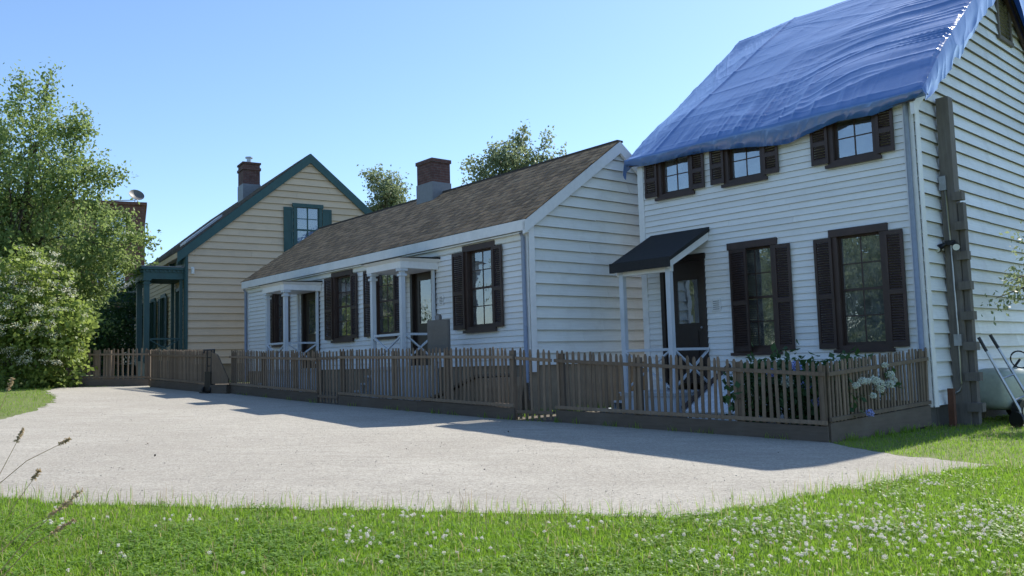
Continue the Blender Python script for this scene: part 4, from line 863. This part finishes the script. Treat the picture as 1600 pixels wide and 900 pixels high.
# trees across the lawn, facing the houses (seen in the window panes)
src = tree('lawn_tree', 'broad leafy tree across the lawn facing the houses', (-27, 7, z_((-27, 7))), [(0, 0, 5.2, 3.6, 3.4, 2.6), (1.6, .5, 4.0, 2.4, 2.4, 2.0), (-2, -.5, 4.2, 2.4, 2.4, 2.2), (.2, 0, 7.2, 2.0, 2.0, 1.4), (-.8, 1, 2.6, 2.4, 2, 1.4), (0, 0, 1.0, 3.6, 3.2, 1.1)], 520, 30, .30, M['leaf_far'], .3, 51, .42, group='trees across the lawn')
for (x, y, rz, sc2) in ((-31, 1, 1.1, 1.1), (-28, -5, 2.2, .95), (-34, -11, 3.0, 1.05), (-25, -14, 4.1, 1.0), (-21.5, 18.5, 5.0, .9), (-36, 10, 5.6, 1.1)):
    o = src.copy(); col.objects.link(o); o.location = (x, y, z_((x, y))); o.rotation_euler = (0, 0, rz); o.scale = (sc2,)*3
    for chd in src.children: k = chd.copy(); col.objects.link(k); k.parent = o

# dark shrub growing at the far porch of the tan house, fence foot weeds
c = px_at(172, 560, 34.5); bt = (c[0], c[1], z_(c)); tree('porch_shrub', 'dark shrub growing up the far porch of the tan house', bt, [(0, 0, 1.4, 1.3, 1.2, 1.4), (-1.4, .8, 1.7, 1.5, 1.3, 1.7), (-.2, 1.5, 2.6, 1.4, 1.3, 1.1)], 260, 34, .14, M['leaf_hyd'], .06, 55, .2, cat='shrub', nlimb=14)
# hydrangea in the yard corner
hb = fA[:2]*.62+RC*.38+np.array([-.75, .15]); zh = z_(hb); r_ = empty('hydrangea_bush', (*hb, zh), 0, label='hydrangea bush with white and blue flower heads inside the fence corner', category='bush')
ells = [(0, 0, .55, .75, .55, .5), (-.55, .35, .75, .6, .5, .55), (.75, .55, .6, .55, .5, .5), (.2, .3, .88, .7, .5, .26), (-.9, .2, .6, .45, .4, .45)]
link('leaves', leaves_mesh('leaves', crown_points(ells, 240, 61), .09, 16, .13, 61, 1.5), M['leaf_hyd'], r_)
b = MB()
for i in range(14): q = Vector(crown_points(ells, 1, 70+i)[0]); b.tube([(q.x*.25, q.y*.25, -.05), (q.x*.6, q.y*.6, q.z*.55), q], [.014, .011, .006], 5, False)
b.build('stems', M['bark'], r_)
fn = (RC-fA[:2]); fn /= np.hypot(*fn); outw = np.array([fn[1], -fn[0]])
def bloom(P, rad, mat):
    r2 = np.random.default_rng(int(abs(P[0]*1000+P[2]*777)) % 9999); d = r2.normal(0, 1, (90, 3)); d /= np.linalg.norm(d, axis=1)[:, None]; d[:, 2] *= .8
    me = leaves_mesh('flower_head', np.array(P)+d*rad*.85, rad*.06, 3, rad*.34, 5, 0, 0); o = link('flower_head', me, mat, r_)
    return o
for (s_, z, out, rad, mt) in ((.62, .74, .10, .055, 'hyd_white'), (.80, .80, .10, .06, 'hyd_white'), (.90, .79, .12, .055, 'hyd_white'), (1.12, .80, .12, .07, 'hyd_white'), (1.22, .74, .13, .075, 'hyd_white'), (1.27, .66, .12, .06, 'hyd_white'), (1.55, .72, .12, .07, 'hyd_white'), (1.62, .86, .10, .065, 'hyd_white'), (1.5, 1.0, .09, .05, 'hyd_white'), (1.72, .78, .1, .05, 'hyd_white'), (1.02, .58, .13, .05, 'hyd_white'), (.84, .34, .16, .06, 'hyd_blue')):
    p = fA[:2]+fn*s_+outw*out; bloom((p[0]-hb[0], p[1]-hb[1], z), rad, M[mt])
for (x, y, z, rad, mt) in ((-.45, -.15, .80, .09, 'hyd_white'), (-.2, -.2, .72, .09, 'hyd_blue'), (-.65, -.1, .95, .08, 'hyd_blue'), (-.3, -.1, 1.02, .09, 'hyd_blue'), (-.85, 0, .62, .08, 'hyd_white'), (-.1, -.3, .5, .08, 'hyd_blue')): bloom((x, y, z), rad, M[mt])

# ------------------------------------------------------------------ far buildings
fb = px_at(225, 560, 60)[:2]; r_ = empty('brick_building', (*fb, z_(fb)), R(24), label='distant brown brick building behind the big tree', category='building')
zt = px_at(205, 322, 60)[2]-z_(fb)
b = MB(); b.box(-14, .0, 0, 10, -1, zt); b.build('wall', M['brick_far'], r_)
b = MB(); b.box(-14.1, .12, -.12, 10.1, zt, zt+.22); b.build('parapet', M['brick_far'], r_)
for i in range(4):
    for k in range(3):
        x = -1.9-i*3.2; z = 2.6+k*3.3; f = MB(); f.box(x-.65, x+.65, -.08, .02, z, z+1.7); wf = f.build('window', M['trim'], r_); MB().box(x-.56, x+.56, -.095, -.081, z+.1, z+1.6).build('pane', M['glass_hi'], wf)
b = MB(); b.tube([(-3.0, -.12, 0), (-3.0, -.12, zt)], .09, 8); b.build('drainpipe', M['metal'], r_)
q = px_at(212, 322, 60)[:2]; r_ = empty('satellite_dish', (q[0], q[1], z_(fb)+zt+.2), R(8), label='round satellite dish on the brick building roof', category='satellite dish')
b = MB(); nU, nV_ = 24, 5; vs = []; fs = []
for side in (0, .03):
    for j in range(nV_+1):
        rr_ = .52*j/nV_
        for i in range(nU): a = 2*math.pi*i/nU; vs.append((rr_*math.cos(a), .2*(rr_/.52)**2*-1-side, rr_*math.sin(a)*.95))
for s_ in (0, 1):
    o0 = s_*(nV_+1)*nU
    for j in range(nV_):
        for i in range(nU): fs.append((o0+j*nU+i, o0+j*nU+(i+1) % nU, o0+(j+1)*nU+(i+1) % nU, o0+(j+1)*nU+i))
b.add(vs, fs); d_ = b.build('dish', M['plaque'], r_, smooth=True); d_.location = (0, 0, .45); d_.rotation_euler = (R(-35), 0, R(35))
b = MB(); b.tube([(.1, .1, -.25), (.1, .05, .2), (0, 0, .42)], .04, 8); b.tube([(-.3, .3, -.25), (0, 0, .3)], .025, 6); b.tube([(-2.2, -.1, .15), (.0, -.1, .2)], .03, 6); b.build('mount', M['metal'], r_)
fb = px_at(590, 330, 52)[:2]; r_ = empty('ochre_building', (*fb, z_(fb)), AL-R(90), label='distant ochre building with flat brown roof edge beyond the tan house', category='building')
zt = px_at(590, 322, 52)[2]-z_(fb)
b = MB(); b.box(-6, 1.2, 0, 6, -1, zt-.2); b.build('wall', M['tan'], r_); MB().box(-6.2, 1.4, -.2, 6.2, zt-.2, zt+.05).build('roof', M['brick_far'], r_)

# ------------------------------------------------------------------ lawn blades, clover, seed stalks
def blades(name, P, hmin, hmax, wd, mat, seed, lean=.45):
    r = np.random.default_rng(seed); n = len(P); a = r.uniform(0, 2*math.pi, n); h = r.uniform(hmin, hmax, n); d = np.stack([np.cos(a), np.sin(a)], 1); l = np.abs(r.normal(0, lean, n))*h
    side = np.stack([-d[:, 1], d[:, 0]], 1); fa = r.uniform(-1, 1, n); side = side*np.cos(fa)[:, None]+d*np.sin(fa)[:, None]; ww = (wd*r.uniform(.6, 1.3, n))[:, None]
    def pt(xy, z): return np.concatenate([xy, z[:, None]], 1)
    b0 = P[:, :2]; z0 = P[:, 2]; m1 = b0+d*(l*.35)[:, None]; t1 = b0+d*l[:, None]
    V = np.stack([pt(b0-side*ww/2, z0-.01), pt(b0+side*ww/2, z0-.01), pt(m1+side*ww*.4, z0+h*.6), pt(m1-side*ww*.4, z0+h*.6), pt(t1, z0+h)], 1).reshape(-1, 3)
    i = np.arange(n)*5; F = np.concatenate([np.stack([i, i+1, i+2], 1), np.stack([i, i+2, i+3], 1), np.stack([i+3, i+2, i+4], 1)])
    me = npmesh(name, V, F); return link(name, me, mat, None, kind='stuff')
def lawn_samples(n, x0, x1, y0, y1, seed, grow=0.):
    r = np.random.default_rng(seed); q = np.stack([r.uniform(x0, x1, n), r.uniform(y0, y1, n)], 1)
    keep = ~inside(q, GP) & ~inside(q, YP)
    for C, a, W_, D_ in ((RC, AR, 5.66, 9), (MC, AM, 13.75, 5.3)):
        lx = (q[:, 0]-C[0])*math.sin(a)-(q[:, 1]-C[1])*math.cos(a); ly = (q[:, 0]-C[0])*math.cos(a)+(q[:, 1]-C[1])*math.sin(a); keep &= ~((lx > -W_) & (lx < .02) & (ly > -.02) & (ly < D_))
    q = q[keep]; return np.concatenate([q, gz(q[:, 0], q[:, 1])[:, None]], 1)
# frustum widths grow with distance: sample bands so near grass is dense
S = [lawn_samples(190000, -4.6, 4.6, 4.3, 6.6, 1), lawn_samples(150000, -6, 6.8, 6.6, 9.6, 2), lawn_samples(60000, 2.5, 10.5, 9.2, 16.5, 3), lawn_samples(30000, -17, -9.3, 14, 26, 4)]
SA = np.concatenate(S); patch = np.sin(SA[:, 0]*2.1+1.3*np.sin(SA[:, 1]*1.7))+np.sin(SA[:, 1]*2.7+SA[:, 0]*.9); r9 = np.random.default_rng(77)
o = blades('lawn_grass', SA, .018, .058, .006, M['grass'], 5, .8); o['label'] = 'short green lawn grass around the gravel yard'; o['category'] = 'grass'
tall = SA[r9.random(len(SA)) < np.where(patch > 1.1, .03, .008)]
o = blades('tall_grass', tall, .06, .13, .006, M['grass'], 6, .5); o['label'] = 'taller grass tufts standing out of the lawn'; o['category'] = 'grass'
o = blades('straw_grass', SA[r9.random(len(SA)) < .025], .03, .10, .005, M['dry'], 16, .6); o['label'] = 'dead straw blades mixed through the lawn'; o['category'] = 'grass'
# thin stems along the gravel edge
ed = []
for i in range(len(NEAR)-1):
    a, b_ = ground(*NEAR[i]), ground(*NEAR[i+1]); L = np.hypot(*(b_-a)[:2]); k = int(L*110); t_ = r9.uniform(0, 1, (k, 1)); ed.append(a+(b_-a)*t_+np.concatenate([r9.normal(0, .13, (k, 2)), np.zeros((k, 1))], 1))
ed = np.concatenate(ed); ed[:, 2] = gz(ed[:, 0], ed[:, 1])
o = blades('edge_grass', ed, .03, .16, .005, M['grass'], 8, .4); o['label'] = 'thin grass stems fringing the near gravel edge'; o['category'] = 'grass'
o = blades('dry_grass', ed[::4], .08, .22, .004, M['dry'], 9, .25); o['label'] = 'dry straw coloured stems along the gravel edge'; o['category'] = 'grass'
ys = lawn_samples(1, 0, 1, 5, 6, 9); r4 = np.random.default_rng(12); q = np.stack([r4.uniform(-1, 8, 9000), r4.uniform(12, 22, 9000)], 1); ly = (q[:, 0]-RC[0])*math.sin(AR)-(q[:, 1]-RC[1])*math.cos(AR); my = (q[:, 0]-MC[0])*math.sin(AM)-(q[:, 1]-MC[1])*math.cos(AM)
q = q[inside(q, YP) & (ly < -5.75) & (my > .1)]
o = blades('alley_grass', np.concatenate([q, gz(q[:, 0], q[:, 1])[:, None]], 1), .05, .16, .012, M['grass'], 13); o['label'] = 'sunlit grass in the alley between cottage and two storey house'; o['category'] = 'grass'
# clover leaves in patches
cl = SA[SA[:, 1] < 10]; pc = patch[SA[:, 1] < 10]; pc = pc+1.2*np.sin(cl[:, 0]*7.3+2*np.sin(cl[:, 1]*5))*np.sin(cl[:, 1]*8.1); cl = cl[r9.random(len(cl)) < np.clip(.06+.07*pc, .012, .22)]; n = len(cl); h = r9.uniform(.02, .062, n); a = r9.uniform(0, 6.28, n); V = []
for k in range(3):
    ak = a+k*2.094; d = np.stack([np.cos(ak), np.sin(ak)], 1); s = np.stack([-d[:, 1], d[:, 0]], 1); L = r9.uniform(.013, .024, n)[:, None]; c0 = cl[:, :2]; z = cl[:, 2]+h; tl = r9.uniform(-.006, .012, n)
    f = lambda xy, dz: np.concatenate([xy, (z+dz)[:, None]], 1)
    V.append(np.stack([f(c0, 0), f(c0+d*L*.6+s*L*.5, tl*.6), f(c0+d*L*1.1, tl), f(c0+d*L*.6-s*L*.5, tl*.6)], 1))
V = np.concatenate(V).reshape(-1, 3); i = np.arange(len(V)//4)*4
link('clover_leaves', npmesh('clover_leaves', V, np.stack([i, i+1, i+2, i+3], 1)), M['clover'], kind='stuff', label='clover leaves in patches through the lawn', category='clover')
# clover flower heads
fl = [lawn_samples(190, -4.5, 5.5, 4.4, 8.6, 21)]
ctr = ground(1420, 840); r5 = np.random.default_rng(5); q = np.stack([r5.normal(ctr[0], 1.0, 330), r5.normal(ctr[1], .45, 330)], 1); fl.append(np.concatenate([q, gz(q[:, 0], q[:, 1])[:, None]], 1))
for (px_, py_, k) in ((650, 815, 16), (560, 858, 14), (540, 848, 8), (690, 852, 8), (1290, 880, 10), (1130, 890, 10), (1240, 890, 12), (90, 830, 10), (300, 826, 8), (930, 830, 9), (1450, 765, 10), (1545, 812, 14)):
    c = ground(px_, py_); q = np.stack([r5.normal(c[0], .12, k), r5.normal(c[1], .10, k)], 1); fl.append(np.concatenate([q, gz(q[:, 0], q[:, 1])[:, None]], 1))
fl = np.concatenate(fl); fl = fl[~inside(fl[:, :2], GP)]
d0 = r5.normal(0, 1, (46, 3)); d0 /= np.linalg.norm(d0, axis=1)[:, None]; pts = []
for p in fl: rad = r5.uniform(.006, .0105); pts.append(p+np.array([0, 0, r5.uniform(.05, .095)])+d0*rad*np.array([1, 1, .85]))
me = leaves_mesh('clover_flowers', np.concatenate(pts), .0012, 1, .008, 8, 0, 0)
link('clover_flowers', me, M['clover_fl'], kind='stuff', label='white clover flower heads scattered over the lawn', category='clover')
# tall seed stalks close by on the left
for i, (x0, y0, x1, y1, Y, lab) in enumerate(((-30, 930, 128, 766, 2.9, 'seed stalk leaning lowest over the lawn with dense brown head'), (-40, 900, 112, 786, 3.1, 'brown seed stalk with a paired drooping head'), (-25, 880, 62, 735, 3.3, 'straw coloured seed stalk with open tufted head'), (-30, 780, 110, 686, 3.5, 'thin arching seed stalk reaching over the gravel'), (-45, 850, 36, 672, 3.4, 'thin upright seed stalk with sparse spikelets'), (-40, 760, 20, 592, 3.6, 'tallest reddish seed stalk beside the shrub'), (-20, 925, 118, 812, 2.8, 'pale seed stalk bending into the clover'))):
    a, b_ = px_at(x0, y0, Y-.1), px_at(x1, y1, Y); bz = np.array([a[0]-.18, a[1]-.05, z_(a)]); r_ = empty('seed_stalk', tuple(bz), 0, label=lab, category='grass stalk', group='seed stalks in the near grass')
    a_, c_ = a-bz, b_-bz; m_ = (a_+c_)/2+np.array([0, 0, .03]); b = MB(); b.tube([(0, 0, -.02), tuple(a_*.6+np.array([-.03, 0, .0])), tuple(a_), tuple(m_), tuple(c_)], [.0022, .002, .0018, .0014, .0008], 5); b.build('stem', M['dry'], r_)
    t_ = np.linspace(.5 if i in (0, 1, 6) else .75, 1, 22)[:, None]; ax_ = m_*(1-t_)+c_*t_
    link('seed_head', leaves_mesh('seed_head', ax_+np.array([0, 0, .001]), .0018, 5, .010, 90+i, 0, -.3), M['dry'], r_)

# loose pebbles and litter on the gravel
r6 = np.random.default_rng(66); q = np.stack([r6.uniform(-10, 7, 16000), 6.8+16*r6.random(16000)**2], 1); q = q[inside(q, GP)]; n = len(q)
O = np.array([(1, 0, 0), (0, 1, 0), (-1, 0, 0), (0, -1, 0), (0, 0, .8), (0, 0, -.5)]); rad = r6.gamma(2.0, .001, n)+.002
V = O[None]*rad[:, None, None]*r6.uniform(.6, 1.3, (n, 6, 1)); V[:, :, :2] += q[:, None, :]; V[:, :, 2] += (gz(q[:, 0], q[:, 1])+.007+rad*.2)[:, None]
fo_ = np.array([(0, 1, 4), (1, 2, 4), (2, 3, 4), (3, 0, 4), (1, 0, 5), (2, 1, 5), (3, 2, 5), (0, 3, 5)]); F = (np.arange(n)[:, None, None]*6+fo_[None]).reshape(-1, 3)
m, t, bs, o = newmat('loose_pebble'); g = N(t, 'NewGeometry'); t.links.new(mix(t, g.outputs['Random Per Island'], (.27, .25, .22), (.50, .47, .42)), bs.inputs['Base Color']); bs.inputs['Roughness'].default_value = .9
link('loose_pebbles', npmesh('loose_pebbles', V.reshape(-1, 3), F), m, kind='stuff', label='loose pebbles lying on the gravel yard', category='pebbles')
q = q[r6.random(n) < .003]; P = np.concatenate([q, (gz(q[:, 0], q[:, 1])+.014)[:, None]], 1)
link('leaf_litter', leaves_mesh('leaf_litter', P, (.05, .03, .002), 2, .035, 67, 4, 0), M['mulch'], kind='stuff', label='dark dead leaf bits scattered over the gravel', category='litter')
# weeds at the foot of the fence
wd_ = []
for a, b_, k in ((fA, fB, 260), (fB, fC, 50), (fC, fD, 200), (fE, fF, 160), (fA, np.array([RC[0], RC[1], 0]), 500)):
    t_ = r6.random((k, 1))**1.0; cl_ = (np.sin(t_*23+a[0])+np.sin(t_*51)) > .2; o_ = np.array([(b_-a)[1], -(b_-a)[0]])/np.hypot(*(b_-a)[:2]); o_ = -o_ if o_@(-a[:2]) < 0 else o_
    p = (a+(b_-a)*t_)[:, :2]+o_*(.045+np.abs(r6.normal(0, .035, (k, 1)))); wd_.append(p[cl_[:, 0]])
wd_ = np.concatenate(wd_); o = blades('fence_foot_weeds', np.concatenate([wd_, gz(wd_[:, 0], wd_[:, 1])[:, None]], 1), .03, .14, .009, M['grass'], 68, .5); o['label'] = 'straggling weeds along the foot of the picket fence'; o['category'] = 'weeds'
